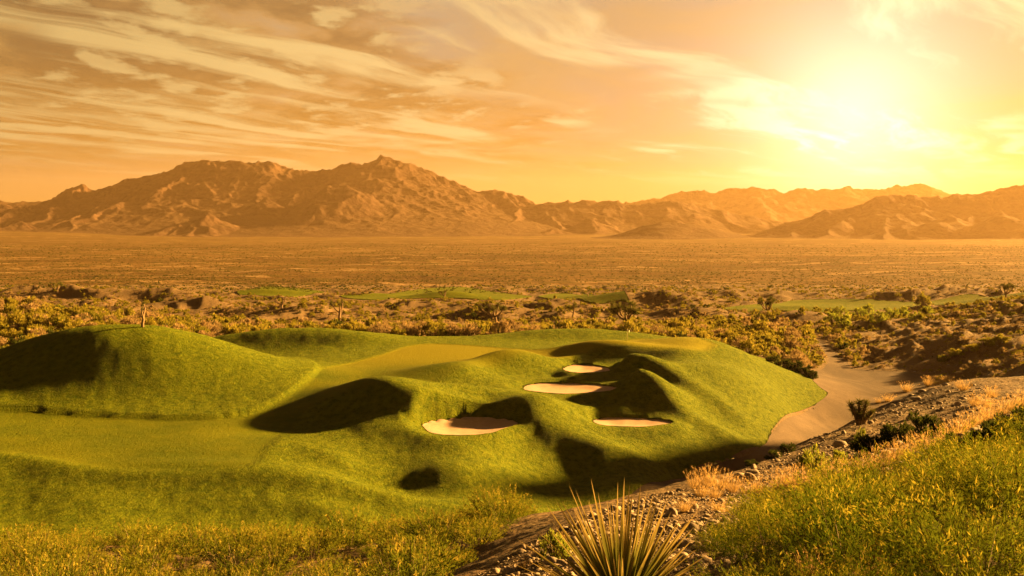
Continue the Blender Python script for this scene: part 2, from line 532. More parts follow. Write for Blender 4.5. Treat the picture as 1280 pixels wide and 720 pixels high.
# desert hillocks behind
for (px, d, a, rx, ry, rot) in [(630, 390, 6.0, 26, 12, 0), (700, 430, 6, 22, 14, 5), (350, 400, 6, 34, 14, 0), (240, 450, 6, 26, 12, 0), (110, 430, 5, 36, 16, 0),
                                (820, 520, 9, 46, 18, 0), (860, 420, 6, 22, 12, 0), (750, 400, 4, 14, 9, 0), (1000, 330, 4.5, 14, 10, -20), (990, 430, 4, 20, 10, 0), (60, 560, 6, 40, 14, 0), (200, 560, 6, 34, 12, 0),
                                (520, 470, 4, 30, 10, 0), (1200, 560, 7, 60, 20, 0), (1330, 500, 9, 50, 20, 0), (900, 600, 5, 60, 14, 0), (450, 420, 3.5, 18, 10, 0),
                                (1190, 250, 1.5, 12, 9, 0), (1250, 225, 1.5, 13, 10, 0), (1110, 300, 1.8, 12, 10, 0)]:
    mound_d(px, d, a, rx, ry, rot)
# far grass mounds
for (px, d, a, rx, ry) in [(335, 640, 3.0, 30, 10), (560, 590, 4.2, 24, 10), (790, 610, 3.0, 26, 9), (460, 620, 1.6, 20, 9), (1010, 480, 3.0, 30, 14), (1200, 470, 4.0, 30, 12)]:
    mound_d(px, d, a, rx, ry)


def at_px(arr, px, py, dmin=3.0, dmax=880.0, nth=0):
    """first ground point along the ray through a pixel"""
    r = ray(px, py)
    ys = np.exp(np.linspace(math.log(dmin), math.log(dmax), 4000))
    t = ys / r[1]
    zz = ZC + r[2] * t
    hh = hgrid(arr, r[0] * t, ys)
    k = np.nonzero(hh >= zz)[0]
    if len(k) == 0:
        k = [len(ys) - 1]
    k = k[0]
    return (float(r[0] * t[k]), float(ys[k]), float(hh[k]))


def sdf_poly(poly, pad=12.0):
    """signed distance (inside positive) of a closed world polygon on the grid; far outside = -pad"""
    out = np.full(GX.shape, -pad)
    x0, y0 = poly.min(0) - pad; x1, y1 = poly.max(0) + pad
    m = (GX > x0) & (GX < x1) & (GY > y0) & (GY < y1)
    px, py = GX[m], GY[m]
    dist = np.full(px.shape, 1e9)
    ins = np.zeros(px.shape, bool)
    n = len(poly)
    for i in range(n):
        ax, ay = poly[i]; bx, by = poly[(i + 1) % n]
        ex, ey = bx - ax, by - ay
        t = np.clip(((px - ax) * ex + (py - ay) * ey) / (ex * ex + ey * ey + 1e-12), 0, 1)
        dist = np.minimum(dist, (px - ax - t * ex) ** 2 + (py - ay - t * ey) ** 2)
        if ay != by:
            c = (ay > py) != (by > py)
            ins ^= c & (px < ex * (py - ay) / (by - ay) + ax)
    dist = np.sqrt(dist)
    out[m] = np.clip(np.where(ins, dist, -dist), -pad, 60)
    return out


def px_poly(pts, n=10, z=None, dmin=3.0):
    w = []
    for q in pts:
        if len(q) == 3:                      # pixel column and depth
            w.append((D(q[0], q[1], 0)[0], q[1]))
        else:
            w.append(at_px(H0, q[0], q[1], dmin)[:2])
    return curve(w, n)


# outlines on the land
turf_poly = px_poly([(-150, 86, 0), (0, 88, 0), (250, 89, 0), (470, 93, 0), (600, 100, 0), (690, 109, 0), (800, 609), (860, 592), (915, 570), (955, 556), (966, 536), (990, 516), (1034, 494),
                     (1022, 482), (990, 460), (955, 226, 0), (905, 228, 0), (780, 231, 0), (640, 232, 0), (500, 226, 0), (420, 223, 0), (340, 226, 0), (255, 220, 0), (180, 185, 0), (60, 182, 0), (-100, 190, 0), (-180, 150, 0)], 10, dmin=60)
turf_poly = turf_poly + 0.0
bunk_px = [
    [(527, 534), (540, 527), (575, 525), (610, 527), (640, 532), (644, 539), (630, 545), (590, 547), (550, 543), (531, 538)],
    [(744, 531), (760, 527.5), (790, 526.5), (820, 527), (835, 529), (828, 533), (800, 536), (765, 536), (748, 533.5)],
    [(650, 490), (672, 487), (690, 482.5), (730, 481.5), (768, 483), (770, 485), (745, 489), (722, 494), (690, 496), (662, 494)],
    [(701, 461), (708, 459.5), (735, 459), (764, 460.5), (762, 463), (745, 467), (733, 469), (715, 466)],
]
bunk_at = [(585, 136.5, 6.4, 6.2, 0.0), (790, 146.0, 5.4, 3.8, 0.0), (711, 161.0, 7.8, 5.4, 10.0), (733, 176.0, 4.6, 4.8, 8.0)]

bunk_polys = []
floors = [4.0, 2.6, 5.2, 6.2]
for k, (px, d, rx, ry, rot) in enumerate(bunk_at):
    cx, cy = D(px, d, 0)[:2]
    pts = []
    for i in range(56):
        a = 2 * math.pi * i / 56
        rr = 1 + 0.10 * math.sin(2 * a + k * 1.7) + 0.06 * math.sin(3 * a + k) + 0.035 * math.sin(5 * a + 2 * k)
        ex, ey = rx * rr * math.cos(a), ry * rr * math.sin(a)
        c, s = math.cos(math.radians(rot)), math.sin(math.radians(rot))
        pts.append((cx + ex * c - ey * s, cy + ex * s + ey * c))
    bunk_polys.append(np.array(pts))
S_bunk = [sdf_poly(p) for p in bunk_polys]
for s, z0, p in zip(S_bunk, floors, bunk_polys):
    cy = p[:, 1].mean()
    w = sstep(-3.4, 0.0, s)
    w2 = np.where(GY < cy, w, sstep(-1.6, 0.0, s))
    fl = z0 + 0.12 - 0.30 * sstep(0, 3.5, s)
    H0 = H0 * (1 - w2) + fl * w2
S_b = np.maximum.reduce(S_bunk)

rough_poly = px_poly([(-170, 508), (0, 512), (80, 518), (150, 522), (250, 524), (310, 517), (350, 500), (378, 480), (398, 462), (380, 183, 0), (330, 190, 0), (250, 186, 0), (120, 184, 0), (-60, 188, 0), (-200, 176, 0)], 10, dmin=60)
S_rough = sdf_poly(rough_poly)
H0 = H0 + 0.42 * sstep(-0.1, 0.4, S_rough)
fair_poly = px_poly([(-170, 509), (0, 513), (80, 519), (150, 523), (250, 525), (312, 519), (352, 502), (382, 480), (404, 460), (470, 446), (540, 430), (700, 434), (800, 424), (886, 427), (892, 433), (860, 437), (740, 438), (640, 446), (560, 468),
                     (480, 474), (420, 492), (375, 520), (335, 560), (300, 586), (130, 586), (0, 566), (-170, 560)], 8, dmin=60)
S_fair = sdf_poly(fair_poly)

S_t = sdf_poly(turf_poly, 14.0)
wash_poly = px_poly([(1022, 463), (1060, 461), (1110, 464), (1158, 470), (1165, 190, 0), (1175, 165, 0), (1120, 142, 0), (1060, 120, 0), (960, 105, 0), (800, 104, 0), (740, 108, 0), (790, 616), (850, 598), (905, 577), (940, 566), (960, 548), (985, 522), (1028, 496), (1010, 482), (1000, 476)], 10, dmin=70)
S_w = sdf_poly(wash_poly, 14.0)
gully_poly = px_poly([(1026, 466), (1062, 464), (1058, 452), (1044, 440), (1030, 428), (1020, 424), (1026, 436), (1036, 450)], 6, dmin=100)
S_w = np.maximum(S_w, sdf_poly(gully_poly, 14.0))

far_px = [
    [(296, 365), (318, 361), (338, 358), (372, 361), (405, 365), (380, 370), (345, 371), (318, 369)],
    [(425, 370), (470, 367), (510, 364), (545, 360), (575, 359), (605, 363), (640, 368), (665, 371), (625, 375), (560, 373), (500, 374), (455, 375)],
    [(672, 371), (700, 367), (740, 368), (785, 372), (775, 376), (730, 377), (695, 375)],
    [(902, 386), (960, 380), (990, 376), (1050, 374), (1110, 376), (1150, 380), (1100, 387), (1040, 391), (980, 390), (930, 389)],
    [(1130, 382), (1180, 374), (1230, 370), (1300, 366), (1300, 372), (1230, 378), (1180, 382)],
]
far_name = []
S_far = [sdf_poly(px_poly(q, 6, dmin=250), 30.0) for q in far_px]
S_fmax = np.maximum.reduce(S_far)

# relief of the desert: nothing on the mown grass and the wash
out = -np.maximum(np.maximum(S_t, S_w), S_fmax)
wild = sstep(0.0, 7.0, out)
far_w = sstep(110, 200, GY)
n_big = ridged(GX / 46 + 3.1, GY / 46, 5, 5) - 0.42
n_mid = ridged(GX / 15 + 1.7, GY / 15 + 4, 9, 5) - 0.4
n_sml = fbm(GX / 3.2, GY / 3.2, 21, 4)
n_fin = fbm(GX / 0.8, GY / 0.8, 31, 3)
rightw = sstep(0.30, 0.42, GU) * sstep(120, 150, GY)
rel = far_w * (3.6 * n_big * sstep(240, 330, GY) + (0.85 + 1.5 * rightw) * n_mid + 0.35 * n_sml) + (1 - far_w) * (0.22 * n_sml * sstep(6, 30, GY) + 0.05 * n_fin)
vis_guard = sstep(60, 75, GY) + (1 - sstep(45, 60, GY))
H = H0 + rel * wild
H = H + 0.06 * fbm(GX / 9, GY / 9, 41, 3) * sstep(0.5, 3, S_t)
H = H + (0.20 * fbm(GX / 8.5 + 0.4 * GY / 8.5, GY / 15, 47, 3) + 0.07 * fbm(GX / 3.4, GY / 6, 48, 2)) * sstep(1.0, 6.0, S_t) * sstep(0.0, 4.0, -S_b) * sstep(0.5, 5.0, -S_fair)
H = H + 0.05 * fbm(GX / 1.6, GY / 1.6, 43, 2) * sstep(0.5, 2, S_t) * sstep(0.0, 1.0, -S_fair)
H = H + 0.05 * fbm(GX / 4, GY / 4, 45, 3) * sstep(0.0, 1.0, np.maximum(S_w, S_b))
H = H + 0.08 * fbm(GX / 14, GY / 14, 46, 3) * sstep(0.0, 1.0, S_w)
hz = lambda x, y: hgrid(H, x, y)


# ------------------------------------------------------------------ mesh helpers
def mesh_from(name, co, faces_flat, starts, mat=None, smooth=True):
    me = bpy.data.meshes.new(name)
    co = np.asarray(co, np.float32)
    me.vertices.add(len(co))
    me.vertices.foreach_set('co', co.ravel())
    me.loops.add(len(faces_flat))
    me.loops.foreach_set('vertex_index', np.asarray(faces_flat, np.int32))
    me.polygons.add(len(starts))
    me.polygons.foreach_set('loop_start', np.asarray(starts, np.int32))
    me.update(calc_edges=True)
    me.validate()
    if smooth:
        me.polygons.foreach_set('use_smooth', np.ones(len(me.polygons), bool))
    if mat is not None:
        me.materials.append(mat)
    return me


def link(name, me, kind=None, label=None, cat=None, group=None, parent=None, loc=None):
    o = bpy.data.objects.new(name, me)
    COL.objects.link(o)
    if kind: o['kind'] = kind
    if label: o['label'] = label
    if cat: o['category'] = cat
    if group: o['group'] = group
    if parent: o.parent = parent
    if loc is not None: o.location = loc
    return o


def clip_sheet(name, f, mat, dz=0.0, skirt=0.0, attrs=None, zarr=None):
    """the part of the land grid where f > 0, cut exactly along f = 0"""
    Z = (H if zarr is None else zarr) + dz
    inside = f > 0
    vid = -np.ones(f.shape, int)
    q = inside[:-1, :-1].astype(int) + inside[:-1, 1:] + inside[1:, :-1] + inside[1:, 1:]
    full = q == 4
    used = np.zeros(f.shape, bool)
    cut = (q > 0) & (q < 4)
    for a in (full, cut):
        used[:-1, :-1] |= a; used[:-1, 1:] |= a; used[1:, :-1] |= a; used[1:, 1:] |= a
    used &= inside
    vid[used] = np.arange(used.sum())
    co = [np.c_[GX[used], GY[used], Z[used]]]
    av = {k: [v[used]] for k, v in (attrs or {}).items()}
    J, I = np.nonzero(full)
    quads = np.c_[vid[J, I], vid[J, I + 1], vid[J + 1, I + 1], vid[J + 1, I]]
    n0 = int(used.sum())
    extra = []; ekey = {}; eatt = {k: [] for k in av}
    polys = []; segs = []
    cj, ci = np.nonzero(cut)
    for j, i in zip(cj.tolist(), ci.tolist()):
        ring = [(j, i), (j, i + 1), (j + 1, i + 1), (j + 1, i)]
        poly = []; cross = []
        for k in range(4):
            a = ring[k]; b = ring[(k + 1) % 4]
            fa, fb = f[a], f[b]
            if fa > 0:
                poly.append(int(vid[a]))
            if (fa > 0) != (fb > 0):
                key = (a, b) if a < b else (b, a)
                if key not in ekey:
                    p, r = key
                    t = f[p] / (f[p] - f[r])
                    ekey[key] = n0 + len(extra)
                    extra.append((GX[p] + (GX[r] - GX[p]) * t, GY[p] + (GY[r] - GY[p]) * t, Z[p] + (Z[r] - Z[p]) * t))
                    for kk in eatt:
                        eatt[kk].append(attrs[kk][p] + (attrs[kk][r] - attrs[kk][p]) * t)
                poly.append(ekey[key]); cross.append(ekey[key])
        if len(poly) >= 3:
            polys.append(poly)
        if len(cross) == 2:
            segs.append(cross)
    if extra:
        co.append(np.array(extra))
        for kk in av:
            av[kk].append(np.array(eatt[kk]))
    co = np.concatenate(co)
    att = {k: np.concatenate(v) for k, v in av.items()}
    if skirt and segs:
        n1 = len(co)
        down = {}
        add = []
        for a, b in segs:
            for v in (a, b):
                if v not in down:
                    down[v] = n1 + len(add)
                    add.append((co[v][0], co[v][1], co[v][2] - skirt))
            polys.append([a, b, down[b], down[a]])
        co = np.concatenate([co, np.array(add)])
        for k in att:
            att[k] = np.concatenate([att[k], np.array([att[k][v] for v in down])])
    flat = quads.ravel().tolist()
    starts = list(range(0, len(flat), 4))
    for p in polys:
        starts.append(len(flat)); flat.extend(p)
    me = mesh_from(name, co, flat, starts, mat)
    if len(me.vertices) == len(co):
        for k, v in att.items():
            a = me.attributes.new(k, 'FLOAT', 'POINT')
            a.data.foreach_set('value', v.astype(np.float32))
    return me


# ------------------------------------------------------------------ materials of the land
def new_mat(name):
    m = bpy.data.materials.new(name)
    m.use_nodes = True
    t = NT(m.node_tree)
    t.n.clear()
    return m, t


def finish(t, color, rough=0.9, bump=None, bstr=0.4, bdist=0.1, spec=0.15, sss=None):
    b = t.node('ShaderNodeBsdfPrincipled')
    t.put(b.inputs['Base Color'], color)
    t.put(b.inputs['Roughness'], rough)
    b.inputs['Specular IOR Level'].default_value = spec
    if bump is not None:
        bn = t.node('ShaderNodeBump')
        bn.inputs['Strength'].default_value = bstr
        bn.inputs['Distance'].default_value = bdist
        t.put(bn.inputs['Height'], bump)
        t.l.new(bn.outputs['Normal'], b.inputs['Normal'])
    o = t.node('ShaderNodeOutputMaterial')
    t.l.new(b.outputs[0], o.inputs['Surface'])
    return b


def pos(t):
    return t.node('ShaderNodeNewGeometry').outputs['Position']


def mat_turf():
    m, t = new_mat('mown grass')
    p = pos(t)
    fa = t.node('ShaderNodeAttribute', attribute_name='fair').outputs['Fac']
    n1 = t.noise(p, 0.12, 4)
    n2 = t.noise(p, 0.9, 5, 0.65)
    n3 = t.noise(t.v('MULTIPLY', p, (0.9, 0.5, 1.6)), 1.7, 6, 0.72, 1.4)
    rough = t.mix(t.ramp(n2, 0.3, 0.7), (0.046, 0.074, 0.002), (0.122, 0.146, 0.005))
    rough = t.mix(t.ramp(n3, 0.35, 0.75, 0.0, 0.65), rough, (0.160, 0.168, 0.008))
    fairc = t.mix(t.ramp(n1, 0.3, 0.7), (0.070, 0.090, 0.003), (0.112, 0.122, 0.004))
    fairc = t.mix(t.ramp(n2, 0.45, 0.75, 0.0, 0.35), fairc, (0.150, 0.136, 0.007))
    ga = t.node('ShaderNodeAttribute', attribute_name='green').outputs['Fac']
    fairc = t.mix(ga, fairc, (0.185, 0.168, 0.006))  # far fairway paler: putting green colour, with sunlit brightness put in too
    c = t.mix(fa, rough, fairc)
    h = t.m('ADD', t.m('MULTIPLY', n3, t.m('SUBTRACT', 1.0, t.m('MULTIPLY', fa, 0.75))), t.m('MULTIPLY', n2, t.m('SUBTRACT', 0.6, t.m('MULTIPLY', fa, 0.5))))
    finish(t, c, 0.95, h, 1.0, 0.55, 0.05)
    return m


def mat_ground():
    m, t = new_mat('desert ground')
    p = pos(t)
    n1 = t.noise(p, 0.06, 5, 0.6)
    n2 = t.noise(p, 0.7, 6, 0.65)
    n3 = t.noise(p, 5.0, 5, 0.7)
    vo = t.node('ShaderNodeTexVoronoi', feature='F1')
    t.put(vo.inputs['Vector'], t.v('ADD', p, t.v('SCALE', t.xyz(n3, n2, n3), scale=0.12)))
    vo.inputs['Scale'].default_value = 6.0
    c = t.mix(t.ramp(n1, 0.35, 0.65), (0.105, 0.062, 0.027), (0.165, 0.102, 0.048))
    c = t.mix(t.ramp(n2, 0.42, 0.7), c, (0.095, 0.068, 0.028))
    c = t.mix(t.ramp(n3, 0.4, 0.75, 0.0, 0.6), c, (0.200, 0.135, 0.070))
    c = t.mix(t.m('MULTIPLY', t.ramp(t.sep(vo.outputs['Color'])[0], 0.5, 1.0), 0.45), c, (0.22, 0.155, 0.09))
    h = t.m('ADD', t.m('MULTIPLY', vo.outputs['Distance'], -0.5), t.m('ADD', t.m('MULTIPLY', n3, 0.8), t.m('MULTIPLY', n2, 2.2)))
    finish(t, c, 0.95, h, 0.8, 0.22, 0.1)
    return m


def mat_wash():
    m, t = new_mat('dusty wash')
    p = pos(t)
    n1 = t.noise(t.v('MULTIPLY', p, (1, 0.5, 1)), 0.10, 5, 0.6, 0.8)
    n2 = t.noise(p, 1.3, 6, 0.6)
    n3 = t.noise(p, 9.0, 4, 0.7)
    c = t.mix(t.ramp(n1, 0.35, 0.65), (0.078, 0.053, 0.034), (0.135, 0.093, 0.060))  # kept dark overall, part of the wash's shade is put into its colour
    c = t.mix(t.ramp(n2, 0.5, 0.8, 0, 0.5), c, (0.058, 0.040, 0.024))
    h = t.m('ADD', t.m('MULTIPLY', n3, 0.5), n2)
    finish(t, c, 0.95, h, 0.5, 0.12, 0.1)
    return m


def mat_sand():
    m, t = new_mat('bunker sand')
    p = pos(t)
    w = t.noise(t.v('MULTIPLY', p, (1.0, 4.0, 1.0)), 1.3, 4, 0.6, 0.6)
    n = t.noise(p, 12.0, 3, 0.7)
    c = t.mix(t.ramp(w, 0.3, 0.7), (0.40, 0.265, 0.180), (0.50, 0.345, 0.245))
    finish(t, c, 0.95, t.m('ADD', w, t.m('MULTIPLY', n, 0.3)), 0.35, 0.06, 0.1)
    return m


M_turf, M_ground, M_wash, M_sand = mat_turf(), mat_ground(), mat_wash(), mat_sand()

fair_att = sstep(-1.2, 1.0, S_fair)
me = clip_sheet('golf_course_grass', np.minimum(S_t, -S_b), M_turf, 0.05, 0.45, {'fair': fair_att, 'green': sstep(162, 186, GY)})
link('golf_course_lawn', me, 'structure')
for k, s in enumerate(S_bunk):
    link('bunker_sand_terrain', clip_sheet('bunker_sand', s + 0.05, M_sand, -0.16), 'structure')
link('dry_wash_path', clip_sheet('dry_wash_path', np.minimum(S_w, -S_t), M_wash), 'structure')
for k, s in enumerate(S_far):
    f = s.copy()
    for s2 in S_far[:k]:
        f = np.minimum(f, -s2)
    link('distant_lawn', clip_sheet('distant_lawn', f, M_turf, 0.25, 0.5, {'fair': np.full(GX.shape, 0.8)}), 'structure')
link('desert_ground', clip_sheet('desert_ground', -np.maximum(np.maximum(S_t, S_w), S_fmax) + 0.02, M_ground), 'structure')

# ------------------------------------------------------------------ valley and mountains
def valley_z(x, y):
    z = np.interp(y, [600, 760, 900, 1400, 3000, 5000, 7000, 9500, 14000], [-24, -25, -26.5, -33, -36, -34, -26, -16, -6])
    z = z + 10.0 * fbm(x / 700, y / 700, 61, 4) * sstep(900, 2200, y) + 4.0 * (ridged(x / 260, y / 120, 63, 5) - 0.4) * sstep(720, 1000, y) * (1 - 0.6 * sstep(1600, 3000, y))
    z = z + 26 * sstep(0.30, 0.56, -x / y) * sstep(3000, 5600, y)
    return z


def grid_mesh(name, X, Y, Z, mat):
    ny, nx = X.shape
    idx = np.arange(nx * ny).reshape(ny, nx)
    q = np.c_[idx[:-1, :-1].ravel(), idx[:-1, 1:].ravel(), idx[1:, 1:].ravel(), idx[1:, :-1].ravel()]
    return mesh_from(name, np.c_[X.ravel(), Y.ravel(), Z.ravel()], q.ravel(), np.arange(0, q.size, 4), mat)


def mat_valley():
    m, t = new_mat('desert scrub plain')
    p = pos(t)
    x, y, z = t.sep(p)
    n1 = t.noise(t.v('MULTIPLY', p, (0.0011, 0.0026, 0.0)), 1.0, 5, 0.6, 0.8)
    n2 = t.noise(t.v('MULTIPLY', p, (0.018, 0.018, 0.0)), 1.0, 6, 0.7)
    n4 = t.noise(t.v('MULTIPLY', p, (0.16, 0.16, 0.0)), 1.0, 3, 0.8)
    wa = t.noise(t.v('MULTIPLY', p, (0.0009, 0.0045, 0.0)), 1.0, 4, 0.6, 1.4)
    c = t.mix(t.ramp(n1, 0.35, 0.65), (0.098, 0.056, 0.016), (0.150, 0.086, 0.027))
    c = t.mix(t.ramp(n2, 0.45, 0.62), c, (0.090, 0.062, 0.014))
    c = t.mix(t.ramp(n4, 0.50, 0.62, 0.0, 0.85), c, (0.042, 0.032, 0.008))
    wl = t.m('ABSOLUTE', t.m('SUBTRACT', wa, 0.5))
    c = t.mix(t.ramp(wl, 0.0, 0.014, 0.8, 0.0), c, (0.30, 0.195, 0.095))
    finish(t, c, 0.95, t.m('ADD', n4, t.m('MULTIPLY', n2, 3.0)), 1.0, 2.0, 0.05)
    return m


def mat_rock(name, seed):
    m, t = new_mat(name)
    p = pos(t)
    q = t.v('ADD', p, (seed * 311.0, seed * 97.0, 0))
    n1 = t.noise(q, 0.0022, 6, 0.6, 0.4)
    n2 = t.noise(q, 0.012, 8, 0.68)
    st = t.noise(t.v('MULTIPLY', q, (0.0016, 0.0016, 0.03)), 1.0, 5, 0.6, 0.6)
    nz = t.sep(t.node('ShaderNodeNewGeometry').outputs['Normal'])[2]
    c = t.mix(t.ramp(n1, 0.35, 0.65), (0.050, 0.028, 0.016), (0.085, 0.048, 0.027))
    c = t.mix(t.ramp(st, 0.42, 0.6, 0.0, 0.6), c, (0.036, 0.020, 0.012))
    c = t.mix(t.ramp(n2, 0.5, 0.7, 0.0, 0.6), c, (0.120, 0.070, 0.040))
    c = t.mix(t.ramp(nz, 0.86, 0.97, 0.0, 0.7), c, (0.068, 0.042, 0.020))
    finish(t, c, 0.95, t.m('ADD', t.m('MULTIPLY', n2, 1.0), t.m('MULTIPLY', n1, 1.2)), 1.0, 22.0, 0.05)
    return m


u2 = np.linspace(-1.0, 1.0, 420)
y2 = np.exp(np.linspace(math.log(620), math.log(12400), 420))
A2, B2 = np.meshgrid(u2, y2)
X2 = A2 * B2
link('valley_ground', grid_mesh('valley_ground', X2, B2, valley_z(X2, B2), mat_valley()), 'structure')


def mountain(name, crest, d, foot, back, seed, extra=(), steep=1.0, nspur=2, nx=780, ny=320, gull=1.0):
    """a range grown from its crest line: spurs run down from the crest, smaller spurs from those, gullies lie between them"""
    r = random.Random(seed)
    pts = []
    for q in crest:
        dd = q[2] if len(q) > 2 else d
        pts.append(np.array(PD(q[0], q[1], dd)))
    segs = []
    zf = -40.0
    for a, b in zip(pts[:-1], pts[1:]):
        segs.append((a, b))

    def spur(p, ang, length, z_end, level):
        n = 3
        q = p.copy()
        zs = p[2]
        for i in range(n):
            ang2 = ang + r.uniform(-0.35, 0.35)
            e = q + np.array([math.sin(ang2), -math.cos(ang2), 0]) * (length / n)
            f = (i + 1) / n
            e[2] = zs + (z_end - zs) * (f ** 0.80) + r.uniform(-0.05, 0.04) * (zs - z_end)
            segs.append((q.copy(), e.copy()))
            if level > 0 and i < 2:
                for sg in (-1, 1):
                    if r.random() < 0.8:
                        spur(e, ang2 + sg * r.uniform(0.5, 1.0), length * r.uniform(0.28, 0.45), z_end * 0.6 + e[2] * 0.4 - 0.4 * (e[2] - z_end), level - 1)
            q = e
    for a, b in zip(pts[:-1], pts[1:]):
        for k in range(nspur):
            t = (k + r.random()) / nspur
            p = a + (b - a) * t
            h = p[2] - zf
            if h > 25:
                spur(p - np.array([0, 0, 0.03 * h]), r.uniform(-0.6, 0.6), foot * r.uniform(0.7, 1.1) * min(1.0, 0.35 + h / 400), zf, 1)
                if r.random() < 0.5:
                    spur(p - np.array([0, 0, 0.05 * h]), math.pi + r.uniform(-0.5, 0.5), back * 0.8, zf, 0)
    for e in extra:                     # outlying peaks: pixel, depth, length of spurs
        p = np.array(PD(e[0], e[1], e[2]))
        for k in range(e[4] if len(e) > 4 else 5):
            spur(p, r.uniform(-1.5, 1.5), e[3] * r.uniform(0.6, 1.1), zf, 1)
        spur(p, 1.6, e[3] * .7, zf, 0); spur(p, -1.6, e[3] * .7, zf, 0)
    xs = [p[0] for p in pts]; ys = [p[1] for p in pts]
    gx = np.linspace(min(xs) - 500, max(xs) + 500, nx)
    tt = np.linspace(0, 1, ny) ** 0.9
    gy = (min(ys) - foot * 1.25) + (max(ys) + back - min(ys) + foot * 1.25) * tt
    X, Y = np.meshgrid(gx, gy)
    wx = X + 90 * fbm(X / 420, Y / 420, seed, 4) + 26 * fbm(X / 110, Y / 110, seed + 3, 3)
    wy = Y + 90 * fbm(X / 420, Y / 420, seed + 7, 4) + 26 * fbm(X / 110, Y / 110, seed + 9, 3)
    Hm = np.full(X.shape, -200.0)
    for a, b in segs:
        L = 2200
        x0, x1 = min(a[0], b[0]) - L, max(a[0], b[0]) + L
        i0, i1 = np.searchsorted(gx, (x0, x1))
        if i1 <= i0:
            continue
        sx, sy = wx[:, i0:i1], wy[:, i0:i1]
        ex, ey = b[0] - a[0], b[1] - a[1]
        t = np.clip(((sx - a[0]) * ex + (sy - a[1]) * ey) / (ex * ex + ey * ey + 1e-9), 0, 1)
        dist = np.hypot(sx - a[0] - t * ex, sy - a[1] - t * ey)
        zr = a[2] + (b[2] - a[2]) * t
        h = zr - steep * (0.62 * dist / (1 + dist / 1800.0))
        Hm[:, i0:i1] = np.maximum(Hm[:, i0:i1], h)
    rel = np.clip((Hm + 40) / 260.0, 0, 1)
    Hm = Hm + gull * rel * (30 * (ridged(X / 230, Y / 300, seed + 20, 5) - 0.55) + 14 * (ridged(X / 74, Y / 95, seed + 30, 5) - 0.5))
    vz = valley_z(X, Y)
    # talus fan at the foot
    dlt = Hm - vz
    Hm = vz + np.where(dlt > 0, np.sqrt(dlt * dlt + 30 ** 2) - 30 + 0.15 * np.minimum(dlt, 60), dlt)
    Hm = np.maximum(Hm, vz - 30)
    return link(name, grid_mesh(name, X, Y, Hm, mat_rock(name.replace('_', ' '), seed)), 'structure')


mountain('mountain_range_hills', [(-190, 262), (-120, 258), (-40, 254), (20, 251), (60, 247), (75, 240), (95, 231), (108, 226), (122, 231), (140, 224), (165, 217), (200, 212), (230, 200), (260, 195), (290, 196), (310, 197), (335, 194), (352, 200), (375, 206), (400, 208),
                               (420, 204), (443, 196), (462, 203), (478, 190), (500, 197), (520, 203), (545, 214), (570, 221), (600, 235), (622, 230), (645, 236), (672, 247), (710, 268)], 7000, 1500, 900, 3,
         [(428, 224, 6150, 700), (262, 262, 5600, 520, 6), (568, 243, 6450, 600), (490, 236, 6500, 500), (150, 254, 6200, 600), (330, 240, 6200, 600), (20, 272, 5700, 500), (650, 262, 6500, 500)])
mountain('low_centre_hills', [(480, 290), (540, 275), (600, 262), (650, 254), (690, 249), (720, 247), (752, 245), (775, 247), (800, 251), (840, 246), (880, 255), (930, 264), (990, 275), (1030, 288)], 6600, 1000, 700, 5,
         [(740, 268, 6000, 420), (840, 275, 5800, 420), (690, 282, 5700, 300), (640, 283, 5700, 300)], 0.8, 2, 420, 180)
mountain('far_hills', [(690, 256), (740, 252), (780, 250), (815, 246), (850, 236), (870, 233), (890, 237), (915, 232), (950, 229), (975, 238), (995, 231), (1020, 234), (1060, 229), (1090, 233), (1110, 230), (1150, 225), (1166, 235), (1200, 241), (1300, 236), (1400, 236)], 9600, 1500, 800, 7,
         [], 0.9, 2, 460, 160)
mountain('right_hills', [(905, 296), (930, 291), (950, 284), (975, 275), (1000, 266), (1030, 257), (1060, 251), (1090, 246), (1110, 237), (1140, 239), (1165, 241), (1190, 234), (1215, 233), (1240, 231), (1262, 225), (1285, 223), (1350, 214), (1450, 222), (1560, 240)], 5200, 1000, 700, 9,
         [(1180, 262, 4700, 400), (1260, 258, 4600, 400)], 0.8, 2, 460, 190)
mountain('small_hill', [(775, 293), (795, 284), (812, 278), (835, 272), (855, 274), (872, 280), (890, 287), (905, 293)], 4700, 350, 350, 12, [], 0.5, 1, 200, 120, 0.5)
mountain('far_left_hills', [(-330, 246), (-200, 244), (-100, 247), (0, 248), (40, 248), (75, 249), (140, 252), (240, 262)], 9000, 1200, 700, 15, [], 0.8, 1, 260, 120)

# ------------------------------------------------------------------ air
def build_haze():
    m, t = new_mat('haze')
    v = t.node('ShaderNodeVolumePrincipled')
    v.inputs['Color'].default_value = (1.0, 0.65, 0.32, 1)
    v.inputs['Density'].default_value = HAZE
    v.inputs['Anisotropy'].default_value = 0.46
    o = t.node('ShaderNodeOutputMaterial')
    t.l.new(v.outputs[0], o.inputs['Volume'])
    bm = bmesh.new()
    bmesh.ops.create_cube(bm, size=1.0)
    x0, x1, y0, y1, z0, z1 = -18000, 18000, -300, 12800, -120, 610
    for q in bm.verts:
        q.co = (x0 if q.co.x < 0 else x1, y0 if q.co.y < 0 else y1, z0 if q.co.z < 0 else z1)
    me = bpy.data.meshes.new('haze')
    bm.to_mesh(me); bm.free()
    me.materials.append(m)
    link('haze', me, 'stuff')


HAZE = 2.5e-5
build_haze()

